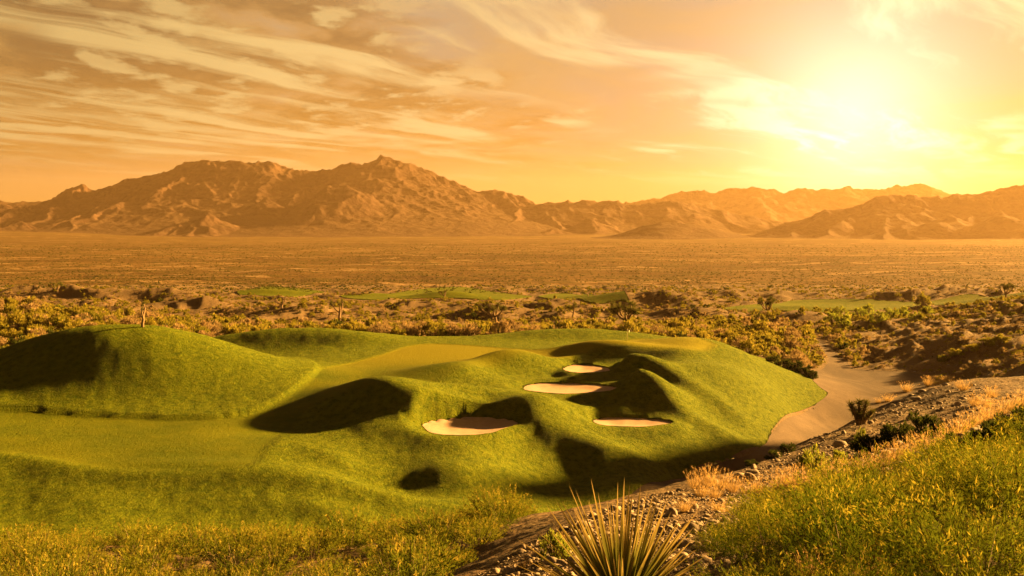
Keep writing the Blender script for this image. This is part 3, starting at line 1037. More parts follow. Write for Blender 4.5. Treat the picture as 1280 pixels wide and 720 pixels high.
# ------------------------------------------------------------------ plant geometry
class Geo:
    def __init__(s):
        s.v = []; s.q = []; s.t = []; s.a = []; s.n = 0

    def add(s, v, quads=None, tris=None, tint=0.5):
        v = np.asarray(v, float).reshape(-1, 3)
        s.v.append(v)
        s.a.append(np.broadcast_to(np.asarray(tint, float), (len(v),)).copy())
        if quads is not None and len(quads): s.q.append(np.asarray(quads, int).reshape(-1, 4) + s.n)
        if tris is not None and len(tris): s.t.append(np.asarray(tris, int).reshape(-1, 3) + s.n)
        s.n += len(v)
        return s

    def mesh(s, name, mat, smooth=True):
        co = np.concatenate(s.v)
        flat = []; st = []
        k = 0
        if s.q:
            q = np.concatenate(s.q); flat.append(q.ravel()); st.append(np.arange(len(q)) * 4); k = q.size
        if s.t:
            t = np.concatenate(s.t); flat.append(t.ravel()); st.append(k + np.arange(len(t)) * 3)
        me = mesh_from(name, co, np.concatenate(flat), np.concatenate(st), mat, smooth)
        a = np.concatenate(s.a)
        if len(me.vertices) == len(a):
            at = me.attributes.new('tint', 'FLOAT', 'POINT')
            at.data.foreach_set('value', a.astype(np.float32))
        return me

    def arrays(s):
        return (np.concatenate(s.v), np.concatenate(s.q) if s.q else np.zeros((0, 4), int), np.concatenate(s.t) if s.t else np.zeros((0, 3), int), np.concatenate(s.a))


def unit(v):
    return v / (np.linalg.norm(v, axis=-1, keepdims=True) + 1e-9)


def add_leaves(g, c, axis, l, w, r, tint):
    """rhombic leaves: centre, long axis, length, width"""
    n = len(c)
    a = unit(axis)
    b = unit(np.cross(a, unit(r.normal(size=(n, 3)))))
    l = np.broadcast_to(l, (n,))[:, None]; w = np.broadcast_to(w, (n,))[:, None]
    v = np.stack([c - a * l * .5, c + b * w * .5 - a * l * .05, c + a * l * .5, c - b * w * .5 - a * l * .05], 1)
    g.add(v, np.arange(4 * n).reshape(n, 4), None, np.repeat(np.broadcast_to(tint, (n,)), 4))


def add_blades(g, base, d, L, W, droop, r, tint0, tint1, nseg=3, fold=0.0, out=None):
    """tapering grass or yucca blades; droop bends them down"""
    n = len(base)
    d = unit(d)
    side = unit(np.cross(d, unit(r.normal(size=(n, 3)) * 0.5 + np.array([0, 0, 1.0]))))
    L = np.broadcast_to(L, (n,)); W = np.broadcast_to(W, (n,)); droop = np.broadcast_to(droop, (n,))
    nor = unit(np.cross(side, d))
    rows = []
    tn = []
    for k in range(nseg + 1):
        t = k / nseg
        c = base + d * (L * t)[:, None] + np.array([0, 0, -1.0]) * (droop * L * t * t)[:, None]
        wv = W * (0.75 + 0.25 * math.sin(t * 3.14)) * (1 - t ** 2.2) + 0.0004
        if k == nseg:
            rows.append([c])
        elif fold:
            rows.append([c - side * (wv * .5)[:, None] + nor * (wv * fold)[:, None], c, c + side * (wv * .5)[:, None] + nor * (wv * fold)[:, None]])
        else:
            rows.append([c - side * (wv * .5)[:, None], c + side * (wv * .5)[:, None]])
        tn.append(tint0 + (tint1 - tint0) * t)
    m = 3 if fold else 2
    per = nseg * m + 1
    V = np.zeros((n, per, 3)); T = np.zeros((n, per))
    for k in range(nseg):
        for j in range(m):
            V[:, k * m + j] = rows[k][j]; T[:, k * m + j] = tn[k]
    V[:, -1] = rows[-1][0]; T[:, -1] = tn[-1]
    off = (np.arange(n) * per)[:, None]
    Q = []; R = []
    for k in range(nseg - 1):
        for j in range(m - 1):
            Q.append(off + np.array([k * m + j, k * m + j + 1, (k + 1) * m + j + 1, (k + 1) * m + j]))
    for j in range(m - 1):
        R.append(off + np.array([(nseg - 1) * m + j, (nseg - 1) * m + j + 1, per - 1]))
    g.add(V.reshape(-1, 3), np.concatenate(Q) if Q else None, np.concatenate(R), T.ravel())


def add_tube(g, pts, rad, ns=7, tint=0.5):
    pts = np.asarray(pts, float); n = len(pts)
    rad = np.broadcast_to(rad, (n,))
    vs_ = []
    for i in range(n):
        tdir = unit((pts[min(i + 1, n - 1)] - pts[max(i - 1, 0)])[None])[0]
        ref = np.array([1.0, 0, 0]) if abs(tdir[0]) < 0.8 else np.array([0, 1.0, 0])
        a = unit(np.cross(tdir, ref)[None])[0]; b = np.cross(tdir, a)
        for k in range(ns):
            th = 2 * math.pi * k / ns
            vs_.append(pts[i] + (a * math.cos(th) + b * math.sin(th)) * rad[i])
    q = []
    for i in range(n - 1):
        for k in range(ns):
            q.append((i * ns + k, i * ns + (k + 1) % ns, (i + 1) * ns + (k + 1) % ns, (i + 1) * ns + k))
    vs_.append(pts[-1]); vs_.append(pts[0])
    t = [((n - 1) * ns + k, (n - 1) * ns + (k + 1) % ns, n * ns) for k in range(ns)]
    t += [((k + 1) % ns, k, n * ns + 1) for k in range(ns)]
    g.add(vs_, q, t, tint)


def mat_leaf(name, ca, cb, tip, trans=0.45, jit=0.5):
    m, t = new_mat(name)
    at = t.node('ShaderNodeAttribute', attribute_name='tint').outputs['Fac']
    oi = t.node('ShaderNodeObjectInfo').outputs['Random']
    p = pos(t)
    n = t.noise(p, 0.9, 3, 0.6)
    n2 = t.noise(p, 0.05, 3, 0.6)
    f = t.m('ADD', t.m('MULTIPLY', n, 0.6), t.m('ADD', t.m('MULTIPLY', oi, jit), t.m('MULTIPLY', n2, 0.5)))
    c = t.mix(t.ramp(f, 0.35, 1.1), ca, cb)
    c = t.mix(t.ramp(at, 0.4, 1.0), c, tip)
    d = t.node('ShaderNodeBsdfDiffuse'); t.put(d.inputs['Color'], c)
    tr = t.node('ShaderNodeBsdfTranslucent'); t.put(tr.inputs['Color'], c)
    mx = t.node('ShaderNodeMixShader'); mx.inputs[0].default_value = trans
    t.l.new(d.outputs[0], mx.inputs[1]); t.l.new(tr.outputs[0], mx.inputs[2])
    o = t.node('ShaderNodeOutputMaterial')
    t.l.new(mx.outputs[0], o.inputs['Surface'])
    return m


def mat_bark(name, a, b):
    m, t = new_mat(name)
    p = t.node('ShaderNodeTexCoord').outputs['Object']
    n = t.noise(t.v('MULTIPLY', p, (1, 1, 0.5)), 9.0, 5, 0.7)
    finish(t, t.mix(t.ramp(n, 0.3, 0.7), a, b), 0.95, n, 0.8, 0.05, 0.1)
    return m


def mat_stone():
    m, t = new_mat('weathered stone')
    p = pos(t)
    oi = t.node('ShaderNodeObjectInfo').outputs['Random']
    at = t.node('ShaderNodeAttribute', attribute_name='tint').outputs['Fac']
    n = t.noise(p, 7.0, 6, 0.65)
    c = t.mix(t.ramp(n, 0.3, 0.7), (0.115, 0.078, 0.047), (0.20, 0.145, 0.095))
    c = t.mix(t.m('MULTIPLY', t.m('ADD', oi, at), 0.35), c, (0.32, 0.25, 0.18))
    finish(t, c, 0.9, n, 0.6, 0.03, 0.2)
    return m


M_shrubR = mat_leaf('feathery green leaves', (0.072, 0.100, 0.007), (0.160, 0.172, 0.013), (0.400, 0.320, 0.035), 0.34)
M_shrubL = mat_leaf('golden green leaves', (0.076, 0.098, 0.008), (0.155, 0.160, 0.013), (0.330, 0.250, 0.036), 0.34)
M_bushA = mat_leaf('olive bush leaves', (0.105, 0.112, 0.012), (0.225, 0.190, 0.024), (0.420, 0.300, 0.055), 0.42, 0.8)
M_bushB = mat_leaf('tan bush twigs', (0.170, 0.120, 0.050), (0.300, 0.205, 0.090), (0.400, 0.280, 0.130), 0.35, 0.6)
M_bushD = mat_leaf('dark bush leaves', (0.030, 0.042, 0.010), (0.060, 0.070, 0.014), (0.100, 0.095, 0.020), 0.25)
M_bushG = mat_leaf('bright bush leaves', (0.140, 0.170, 0.020), (0.200, 0.215, 0.025), (0.330, 0.300, 0.040), 0.5)
M_straw = mat_leaf('straw grass blades', (0.230, 0.145, 0.040), (0.330, 0.210, 0.070), (0.620, 0.400, 0.150), 0.5)
M_yucca = mat_leaf('yucca leaves', (0.110, 0.115, 0.020), (0.180, 0.165, 0.030), (0.420, 0.290, 0.090), 0.30)
M_dry = mat_leaf('dry leaves', (0.200, 0.130, 0.060), (0.300, 0.200, 0.100), (0.300, 0.200, 0.100), 0.2)
M_spike = mat_leaf('spiky green leaves', (0.075, 0.085, 0.020), (0.125, 0.120, 0.028), (0.230, 0.180, 0.050), 0.2)
M_bark = mat_bark('shaggy bark', (0.150, 0.100, 0.055), (0.280, 0.195, 0.110))
M_stem = mat_bark('woody stems', (0.120, 0.085, 0.045), (0.200, 0.145, 0.080))
M_stone = mat_stone()
M_rough = mat_leaf('rough grass blades', (0.080, 0.112, 0.005), (0.160, 0.178, 0.008), (0.320, 0.290, 0.022), 0.6)


def bush_geo(seed, nclump=24, nleaf=48, w=1.0, h=0.62, leaf=0.085, spiky=0.6):
    """rounded bush one unit wide: clumps of small leaves on a dome with gaps"""
    r = np.random.default_rng(seed)
    g = Geo()
    for k in range(nclump):
        a = r.uniform(0, 2 * math.pi); e = math.asin(r.uniform(0.0, 1.0))
        rad = r.uniform(0.55, 1.0)
        c = np.array([math.cos(a) * math.cos(e) * 0.42 * w * rad, math.sin(a) * math.cos(e) * 0.42 * w * rad, 0.10 * h + math.sin(e) * 0.72 * h * rad])
        s = r.uniform(0.09, 0.17)
        n = int(nleaf * r.uniform(0.7, 1.3))
        d = unit(r.normal(size=(n, 3)))
        p = c + d * (s * r.uniform(0.3, 1.0, (n, 1))) * np.array([1, 1, 0.9])
        p[:, 2] = np.maximum(p[:, 2], 0.02)
        ax = d * 0.6 + np.array([0, 0, spiky]) + unit(c)[None] * 0.4
        add_leaves(g, p, ax, leaf * r.uniform(0.6, 1.3, n), leaf * 0.5 * r.uniform(0.6, 1.2, n), r, np.clip(r.normal(0.35, 0.25, n), 0, 1))
    return g


def stems_geo(seed, w=1.0, h=0.62, n=9):
    r = np.random.default_rng(seed + 900)
    g = Geo()
    for k in range(n):
        a = r.uniform(0, 2 * math.pi); l = r.uniform(0.2, 0.36)
        add_tube(g, [(0.02 * math.cos(a), 0.02 * math.sin(a), -0.06), (l * .45 * math.cos(a), l * .45 * math.sin(a), h * .35), (l * math.cos(a), l * math.sin(a), h * .62)], [0.022, 0.015, 0.006], 5)
    return g


def shrub_geo(seed, nst=46, h=0.5, w=0.5, nl=15, leaf=0.05):
    """feathery shrub: upright stems thick with small narrow leaves"""
    r = np.random.default_rng(seed)
    g = Geo()
    for k in range(nst):
        a = r.uniform(0, 2 * math.pi); q = math.sqrt(r.uniform(0, 1))
        b = np.array([math.cos(a) * q * w * .12, math.sin(a) * q * w * .12, 0.0])
        lean = np.array([math.cos(a) * q * 1.5, math.sin(a) * q * 1.5, 1.0]) + r.normal(0, 0.16, 3)
        L = h * r.uniform(0.72, 1.12) * (1 - 0.05 * q)
        d = unit(lean[None])[0]
        t = r.uniform(0.0, 1.0, nl) ** 0.6 * 0.85 + 0.15
        p = b + d * (L * t)[:, None] + r.normal(0, 0.012, (nl, 3))
        ax = d * 1.0 + r.normal(0, 0.55, (nl, 3))
        tint = np.clip(0.15 + 0.75 * (t > 0.82) * r.uniform(0, 1) + r.normal(0, 0.12, nl), 0, 1)
        add_leaves(g, p, ax, leaf * r.uniform(0.7, 1.5, nl), leaf * 0.24 * r.uniform(0.7, 1.3, nl), r, tint)
    return g


def shrub_stems(seed, nst=16, h=0.5, w=0.5):
    r = np.random.default_rng(seed + 500)
    g = Geo()
    n = nst
    a = r.uniform(0, 6.283, n); q = np.sqrt(r.uniform(0, 1, n))
    base = np.c_[np.cos(a) * q * w * .2, np.sin(a) * q * w * .2, np.full(n, -0.05)]
    d = np.c_[np.cos(a) * q * .55, np.sin(a) * q * .55, np.ones(n)] + r.normal(0, 0.12, (n, 3))
    add_blades(g, base, d, h * r.uniform(0.7, 1.0, n), 0.010, 0.0, r, 0.5, 0.5, 2)
    return g


def tuft_geo(seed, n=190, h=0.6, spread=0.65):
    r = np.random.default_rng(seed)
    g = Geo()
    a = r.uniform(0, 6.283, n); q = np.sqrt(r.uniform(0, 1, n))
    base = np.c_[np.cos(a) * q * .09, np.sin(a) * q * .09, np.full(n, -0.03)]
    d = np.c_[np.cos(a) * q * spread, np.sin(a) * q * spread, np.ones(n)] + r.normal(0, 0.10, (n, 3))
    L = h * r.uniform(0.55, 1.0, n)
    add_blades(g, base, d, L, 0.0052 * r.uniform(0.7, 1.4, n), 0.18 * q, r, 0.25, 0.6, 3)
    return g


def plume_geo(seed, n=46, h=0.6, spread=0.65):
    """pale seed heads"""
    r = np.random.default_rng(seed + 70)
    g = Geo()
    a = r.uniform(0, 6.283, n); q = np.sqrt(r.uniform(0, 1, n))
    d = unit(np.c_[np.cos(a) * q * spread, np.sin(a) * q * spread, np.ones(n)] + r.normal(0, 0.10, (n, 3)))
    base = np.c_[np.cos(a) * q * .09, np.sin(a) * q * .09, np.zeros(n)]
    top = base + d * (h * r.uniform(0.75, 1.15, n))[:, None]
    for k in range(9):
        t = k / 9
        c = top - d * (0.16 * h * t)
        add_leaves(g, c + r.normal(0, 0.007, (n, 3)), d + r.normal(0, 0.35, (n, 3)), 0.035 * r.uniform(0.6, 1.3, n), 0.006, r, 1.0)
    add_blades(g, base, d, (h * r.uniform(0.8, 1.1, n)), 0.004, 0.0, r, 0.6, 0.9, 2)
    return g


def rock_geo(seed, sub=2):
    r = np.random.default_rng(seed)
    bm = bmesh.new()
    bmesh.ops.create_icosphere(bm, subdivisions=sub, radius=0.5)
    co = np.array([v.co[:] for v in bm.verts])
    f = np.array([[v.index for v in q.verts] for q in bm.faces])
    bm.free()
    for k in range(9):
        n = unit(r.normal(size=(1, 3)))[0]
        d = co @ n; lim = r.uniform(0.24, 0.42)
        co = co - np.outer(np.maximum(d - lim, 0), n) * 0.9
    co = co * np.array([1.0, r.uniform(0.6, 0.95), r.uniform(0.4, 0.7)])
    co += 0.02 * r.normal(size=co.shape)
    return co, f


# ------------------------------------------------------------------ where the ground can be seen
EL = (H - ZC) / GY
CM = np.maximum.accumulate(EL, axis=0)


def seen(x, y, h=1.0, back=1.5):
    z = hz(x, y) + h
    return (z - ZC) / y > hgrid(CM, x * (y - back) / y, y - back)


def sdf_at(S, x, y):
    return hgrid(S, x, y)


def ground_at(px, py, dmin=3.0):
    return at_px(H, px, py, dmin)


THINGS = {}


def add_thing(name, label, cat, group, loc, rz=0.0, sc=1.0, me=None, parts=(), tilt=(0, 0)):
    """a thing: its own mesh, or an Empty with parts; parts = (name, mesh) or (name, mesh, label, [sub-parts])"""
    o = bpy.data.objects.new(name, me)
    COL.objects.link(o)
    o.location = loc
    o.rotation_euler = (tilt[0], tilt[1], rz)
    o.scale = (sc,) * 3 if not hasattr(sc, '__len__') else sc
    o['label'] = label; o['category'] = cat
    if group: o['group'] = group
    for p in parts:
        c = bpy.data.objects.new(p[0], p[1])
        COL.objects.link(c); c.parent = o
        if len(p) > 2 and p[2]: c['label'] = p[2]
    return o

# ------------------------------------------------------------------ flag on the green
fx, fy, fz = ground_at(784, 425.5, 150)
g = Geo(); add_tube(g, [(0, 0, -0.1), (0, 0, 2.35)], 0.035, 8, 0.5)
m, t = new_mat('pale flag pole'); finish(t, (0.75, 0.62, 0.40), 0.5); M_pole = m
m, t = new_mat('pale flag cloth'); finish(t, (0.62, 0.60, 0.38), 0.8); M_flag = m
pole = g.mesh('flag_pole', M_pole)
g = Geo()
q = []
for i in range(8):
    xx = 0.03 + 0.08 * i
    for s in (0, 1):
        q.append((xx, 0.05 * math.sin(i * 1.1) * i / 5, 2.33 - s * 0.46 - 0.035 * i))
g.add(q, [(2 * i, 2 * i + 2, 2 * i + 3, 2 * i + 1) for i in range(7)])
flag = g.mesh('flag', M_flag)
add_thing('golf_flag', 'slim pale golf flag standing on the far edge of the green', 'golf flag', None, (fx, fy, fz + 0.04), 0.4, 1.0, None, [('pole', pole), ('flag', flag)])

# ------------------------------------------------------------------ yucca in the foreground
yx, yy, yz = ground_at(775, 787, 4)


def yucca_meshes():
    r = np.random.default_rng(5)
    g = Geo()
    n = 200
    k = np.arange(n)
    a = k * 2.39996 + r.normal(0, 0.15, n)
    e = np.radians(np.clip(82 - 78 * (k / n) ** 0.85 + r.normal(0, 6, n), -6, 88))
    base = np.c_[np.cos(a) * .05, np.sin(a) * .05, 0.22 - 0.14 * k / n]
    d = np.c_[np.cos(a) * np.cos(e), np.sin(a) * np.cos(e), np.sin(e)]
    L = r.uniform(0.58, 0.86, n) * (1 - 0.10 * (k / n))
    add_blades(g, base, d, L, r.uniform(0.026, 0.038, n), r.uniform(0.0, 0.05, n), r, 0.1, 0.95, 5, 0.28)
    top = g.mesh('leaf_rosette', M_yucca, False)
    g = Geo()
    n = 80
    a = r.uniform(0, 6.283, n); e = np.radians(r.uniform(-40, 2, n))
    base = np.c_[np.cos(a) * .06, np.sin(a) * .06, r.uniform(0.02, 0.10, n)]
    d = np.c_[np.cos(a) * np.cos(e), np.sin(a) * np.cos(e), np.sin(e)]
    add_blades(g, base, d, r.uniform(0.3, 0.55, n), 0.02, 0.25, r, 0.5, 0.8, 4, 0.2)
    skirt = g.mesh('dry_leaf_skirt', M_dry, False)
    g = Geo()
    add_tube(g, [(0, 0, -0.15), (0, 0, 0.05), (0, 0, 0.2), (0, 0, 0.26)], [0.10, 0.10, 0.08, 0.03], 10)
    trunk = g.mesh('trunk', M_bark)
    return top, skirt, trunk


tp, sk, tk = yucca_meshes()
print('YUCCA', yx, yy, yz)
add_thing('yucca_plant', 'large spiky yucca at the bottom edge of the rocky slope, sword leaves fanned out', 'yucca', None, (yx, yy, yz - 0.02), 0.3, 146 * yy / FPX / 0.76, None, [('leaf_rosette', tp), ('dry_leaf_skirt', sk), ('trunk', tk)], (math.radians(-4), math.radians(5)))

# ------------------------------------------------------------------ Joshua trees
def cluster_mesh(seed, n=80, L=0.42):
    r = np.random.default_rng(seed)
    g = Geo()
    d = unit(r.normal(size=(n, 3)) + np.array([0, 0, 0.55]))
    base = np.c_[d[:, :2] * 0.05, r.uniform(-0.32, 0.05, n)]
    add_blades(g, base, d, L * r.uniform(0.7, 1.1, n), 0.055, 0.05, r, 0.1, 0.8, 2)
    return g.mesh('leaf_cluster', M_spike, False)


CLUST = [cluster_mesh(60 + i) for i in range(4)]


def joshua(label, px, py, hpx, seed, spread=0.5, nb=5, cl=1.0, dmin=150, leafy=True, straight=False, slim=1.0):
    x, y, z = ground_at(px, py, dmin)
    h = hpx * y / FPX
    r = random.Random(seed)
    o = bpy.data.objects.new('joshua_tree', None); COL.objects.link(o)
    o.location = (x, y, z - 0.1); o['label'] = label; o['category'] = 'joshua tree'; o['group'] = 'joshua trees scattered over the desert'
    g = Geo()
    tr = 0.055 * h * slim
    fork = h * r.uniform(0.28, 0.45)
    lean = r.uniform(-0.06, 0.06) * h
    add_tube(g, [(0, 0, -0.3), (0.2 * lean, 0, fork * .5), (lean, 0, fork), (lean, 0, fork * 1.08)], [tr * 1.3, tr, tr * .9, tr * .5], 8)
    tips = []
    for k in range(nb):
        a = 2 * math.pi * (k + r.uniform(-.3, .3)) / nb
        s = spread * h * r.uniform(0.35, 0.9) * (0.35 if k == 0 else 1.0)
        top = fork + (h - fork) * r.uniform(0.55, 0.86) if k else h * 0.90
        if straight:
            s *= 0.5
        p1 = np.array([lean + s * .55 * math.cos(a), s * .55 * math.sin(a), fork + (top - fork) * .28])
        p2 = np.array([lean + s * math.cos(a), s * math.sin(a), top])
        add_tube(g, [(lean, 0, fork * .93), p1, (p1 + p2) / 2 + np.array([.04 * h * math.cos(a), .04 * h * math.sin(a), 0]), p2], [tr * .75, tr * .62, tr * .5, tr * .34], 7)
        tips.append((p2, p2 - p1))
        if nb > 3 and r.random() < 0.6 and not straight:
            a2 = a + r.choice((-1, 1)) * r.uniform(.7, 1.2)
            p3 = (p1 + p2) / 2 + np.array([math.cos(a2) * .16 * h, math.sin(a2) * .16 * h, .10 * h])
            add_tube(g, [(p1 + p2) / 2, p3], [tr * .45, tr * .3], 6)
            tips.append((p3, p3 - p1))
    tm = g.mesh('trunk', M_bark)
    c = bpy.data.objects.new('trunk', tm); COL.objects.link(c); c.parent = o
    for i, (p, dv) in enumerate(tips):
        c = bpy.data.objects.new('leaf_cluster', CLUST[(seed + i) % 4]); COL.objects.link(c); c.parent = o
        c.location = p
        q = Vector(dv).normalized().lerp(Vector((0, 0, 1)), 0.45).to_track_quat('Z', 'Y')
        c.rotation_euler = q.to_euler()
        s = cl * h * (0.40 if leafy else 0.15) * r.uniform(0.85, 1.15)
        c.scale = (s, s, s)
    return o


joshua('tall three-armed joshua tree with bare columns just behind the grassy left mound', 178, 409, 35, 1, .28, 3, .55, straight=True)
joshua('small single-stemmed joshua tree with a crooked top on the left hillside', 38, 394, 20, 2, .35, 2, .8, straight=True)
joshua('low dark bushy joshua tree on the skyline of the left desert hill', 72, 366, 14, 3, .8, 5, 1.2)
joshua('short fork-armed joshua tree beside the top of the left mound', 106, 408, 16, 4, .9, 4, .7)
joshua('bare-branched pale joshua tree in front of the dark dirt bank', 352, 388, 19, 5, .8, 5, .5, leafy=False)
joshua('leaning joshua tree with two tufted arms on the pale dirt slope', 424, 402, 29, 6, .55, 4, .75)
joshua('wide drooping golden joshua tree below the grey dirt mound', 620, 404, 27, 7, .9, 7, 1.1)
joshua('small lollipop-shaped joshua tree left of the big one behind the flag', 716, 397, 19, 8, .45, 4, 1.2)
joshua('biggest bushy joshua tree standing directly behind the golf flag', 783, 414, 40, 9, .5, 7, 1.05)
joshua('small joshua tree on the crest of the middle distant lawn mound', 556, 374, 12, 10, .8, 5, 1.1)
joshua('tall tufted joshua tree with side arms right of the green', 960, 398, 29, 11, .5, 6, .85)
joshua('shorter joshua tree with a thin bare trunk below the tall tufted one', 947, 411, 22, 12, .45, 3, .9)
joshua('joshua tree silhouetted on top of the brown dirt hill at far right', 1257, 374, 22, 13, .6, 6, 1.0)
joshua('tiny joshua tree on the dirt mound right of the distant lawn strip', 735, 371, 11, 14, .7, 4, 1.0)
joshua('tiny joshua tree on the plain left of the round green tree', 1093, 374, 10, 15, .5, 4, 1.1)
joshua('tiny dark joshua tree on the low hill by the far right fairway', 1208, 364, 9, 16, .5, 3, 1.2)
joshua('tiny joshua tree at the end of the distant lawn strip', 742, 369, 9, 17, .6, 4, 1.2)
joshua('little joshua tree beside the dark bushy one on the left hill', 48, 368, 11, 18, .5, 3, 1.0)


def stubby(px, py, hpx):
    """young joshua tree with thick leafy arms on the rocky slope"""
    x, y, z = ground_at(px, py, 12)
    h = hpx * y / FPX
    r = np.random.default_rng(3)
    arms = []
    g0 = Geo()
    for (ax, ay, az, rad) in [(-.40, 0, .92, .20), (-.02, .1, 1.0, .20), (.22, 0, .96, .19), (.46, -.05, .56, .20), (-.12, -.2, .45, .22)]:
        add_tube(g0, [(0, 0, -0.2 * h), (ax * .4 * h, ay * .4 * h, az * .35 * h), (ax * h, ay * h, az * .85 * h)], [.11 * h, .08 * h, .05 * h], 7)
        g = Geo()
        n = 230
        tt = r.uniform(0.15, 1.0, n)
        c0 = np.array([ax * .45, ay * .45, az * .25]) * h; c1 = np.array([ax, ay, az * .9]) * h
        base = c0 + (c1 - c0) * tt[:, None]
        dd = unit(r.normal(size=(n, 3)) * np.array([1, 1, .5]) + np.array([0, 0, 0.75]))
        add_blades(g, base, dd, h * rad * r.uniform(.9, 1.5, n), 0.03 * h, 0.0, r, 0.05, 0.95, 2)
        arms.append(('leaf_cluster', g.mesh('leaf_cluster', M_spike, False)))
    add_thing('joshua_tree', 'young stubby joshua tree with thick leafy arms on the rocky slope above the wash', 'joshua tree', 'joshua trees scattered over the desert', (x, y, z), 0, 1.0, None, [('trunk', g0.mesh('trunk', M_bark))] + arms)


stubby(1075, 531, 33)

# ------------------------------------------------------------------ bushes
BUSH = {}
for key, mat, n, kw in [('A', M_bushA, 5, {}), ('B', M_bushB, 4, dict(leaf=0.075, spiky=0.9, nleaf=42)), ('D', M_bushD, 3, dict(nleaf=60)), ('G', M_bushG, 3, dict(nleaf=58, leaf=0.07, spiky=0.9)), ]:
    BUSH[key] = []
    for i in range(n):
        gg = bush_geo(100 + 17 * i + ord(key), **kw)
        BUSH[key].append((gg.mesh('foliage', mat, False), stems_geo(i + ord(key)).mesh('stems', M_stem), gg))


def bush(label, px, py, wpx, hpx, key='A', dmin=3, group=None, name='desert_bush', rz=None, xyz=None):
    x, y, z = xyz or ground_at(px, py, dmin)
    w = wpx * y / FPX; h = hpx * y / FPX
    f, s, _ = random.choice(BUSH[key])
    return add_thing(name, label, 'bush', group, (x, y, z - 0.04 * h), random.uniform(0, 6.28) if rz is None else rz, (w * 1.05, w * 1.05, h * 1.75), None, [('foliage', f), ('stems', s)])


bush('round green tree-like bush alone beside the far right fairway', 1153, 382, 22, 19, 'A', 150, None, 'round_bush')
bush('bright yellow-green bush at the foot of the rocky slope by the wash', 1019, 590, 44, 38, 'G', 12)
bush('smaller green bush touching the bright yellow-green one on its right', 1049, 586, 32, 28, 'G', 12)
bush('thin yellow-green sprig left of the dark bushes on the rocky slope', 1076, 559, 18, 28, 'G', 12)
for i, (a, b, w, h, l) in enumerate([(1092, 566, 62, 30, 'dark green bush lowest in the row above the golden grass'), (1122, 556, 54, 32, 'dark green bush in the middle of the row above the golden grass'), (1153, 546, 54, 34, 'dark green bush highest in the row above the golden grass')]):
    bush(l, a, b, w, h, 'D', 12)
for i, (a, b, w, h) in enumerate([(1205, 570, 58, 36), (1235, 566, 64, 42), (1262, 562, 64, 44), (1290, 558, 68, 46), (1180, 575, 44, 26), (1255, 545, 56, 30), (1285, 536, 58, 32)]):
    bush('tall dark green bush in the shaded clump at the right edge above the shrubs', a, b, w, h, 'D', 9, 'dark bushes clumped at the right edge')
for i, (a, b, w, h) in enumerate([(968, 455, 24, 12), (980, 460, 26, 14), (992, 464, 28, 15), (1004, 468, 28, 15), (1014, 473, 20, 12)]):
    bush('dark low bush in the hedge-like row between the green mound and the wash', a, b, w, h, 'D', 150, 'dark bushes lining the foot of the green mound')
for i, (a, b, w, h) in enumerate([(1040, 404, 24, 16), (1058, 408, 26, 18), (1075, 400, 24, 18), (1098, 402, 26, 16), (1115, 398, 24, 16), (1130, 395, 22, 14), (1085, 392, 24, 15), (1050, 394, 22, 14), (1160, 392, 18, 12), (1145, 400, 18, 12)]):
    bush('bright yellow-green bush in the hollow below the far right fairway', a, b, w, h, 'G', 230, 'bright bushes in the hollow below the far fairway')
for i, (a, b, w, h) in enumerate([(968, 573, 24, 12), (985, 566, 26, 14), (940, 583, 22, 10)]):
    bush('small dark green bush at the wash edge below the rocky slope', a, b, w, h, 'D', 20, 'small bushes at the edge of the wash')
for i, (a, b, w, h) in enumerate([(1178, 452, 22, 10), (1195, 446, 24, 11), (1215, 440, 26, 12), (1232, 432, 24, 12), (1250, 428, 26, 12)]):
    bush('low green bush in the line along the crest of the shaded right hill', a, b, w, h, 'A', 130, 'bushes along the crest of the shaded right hill')
bush('small dark bush growing beside the left side of the foreground yucca', 692, 700, 50, 44, 'G', 6, None, 'low_bush')

# many bushes over the middle distance
r = np.random.default_rng(77)
cand = []
N = 60000
uu = r.uniform(-0.62, 0.66, N); dd = np.exp(r.uniform(math.log(185), math.log(800), N))
# more points far away, where a picture width covers more land
X = uu * dd; Y = dd
S_t_out = sdf_at(S_t, X, Y); S_w_out = sdf_at(S_w, X, Y); S_f_out = sdf_at(S_fmax, X, Y)
dens = fbm(X / 38, Y / 30, 90, 4) * 0.9 + 0.42
dens = dens + 0.55 * (1 - sstep(232, 330, Y)) * (uu < 0.34) + 0.22 * sstep(0.34, 0.44, uu) * (Y < 270)
ok = (S_t_out < -1.2) & (S_w_out < -1.0) & (S_f_out < -2.0) & (r.uniform(0, 1, N) < np.clip(dens, 0.03, 1.0))
X, Y = X[ok], Y[ok]
sz = np.clip(r.lognormal(0.38, 0.42, len(X)), 0.6, 3.4) * np.where((Y < 330) & (X / Y < 0.30), 1.5, 1.0) * np.where((X / Y > 0.36) & (Y < 280), 0.50, 1.0)
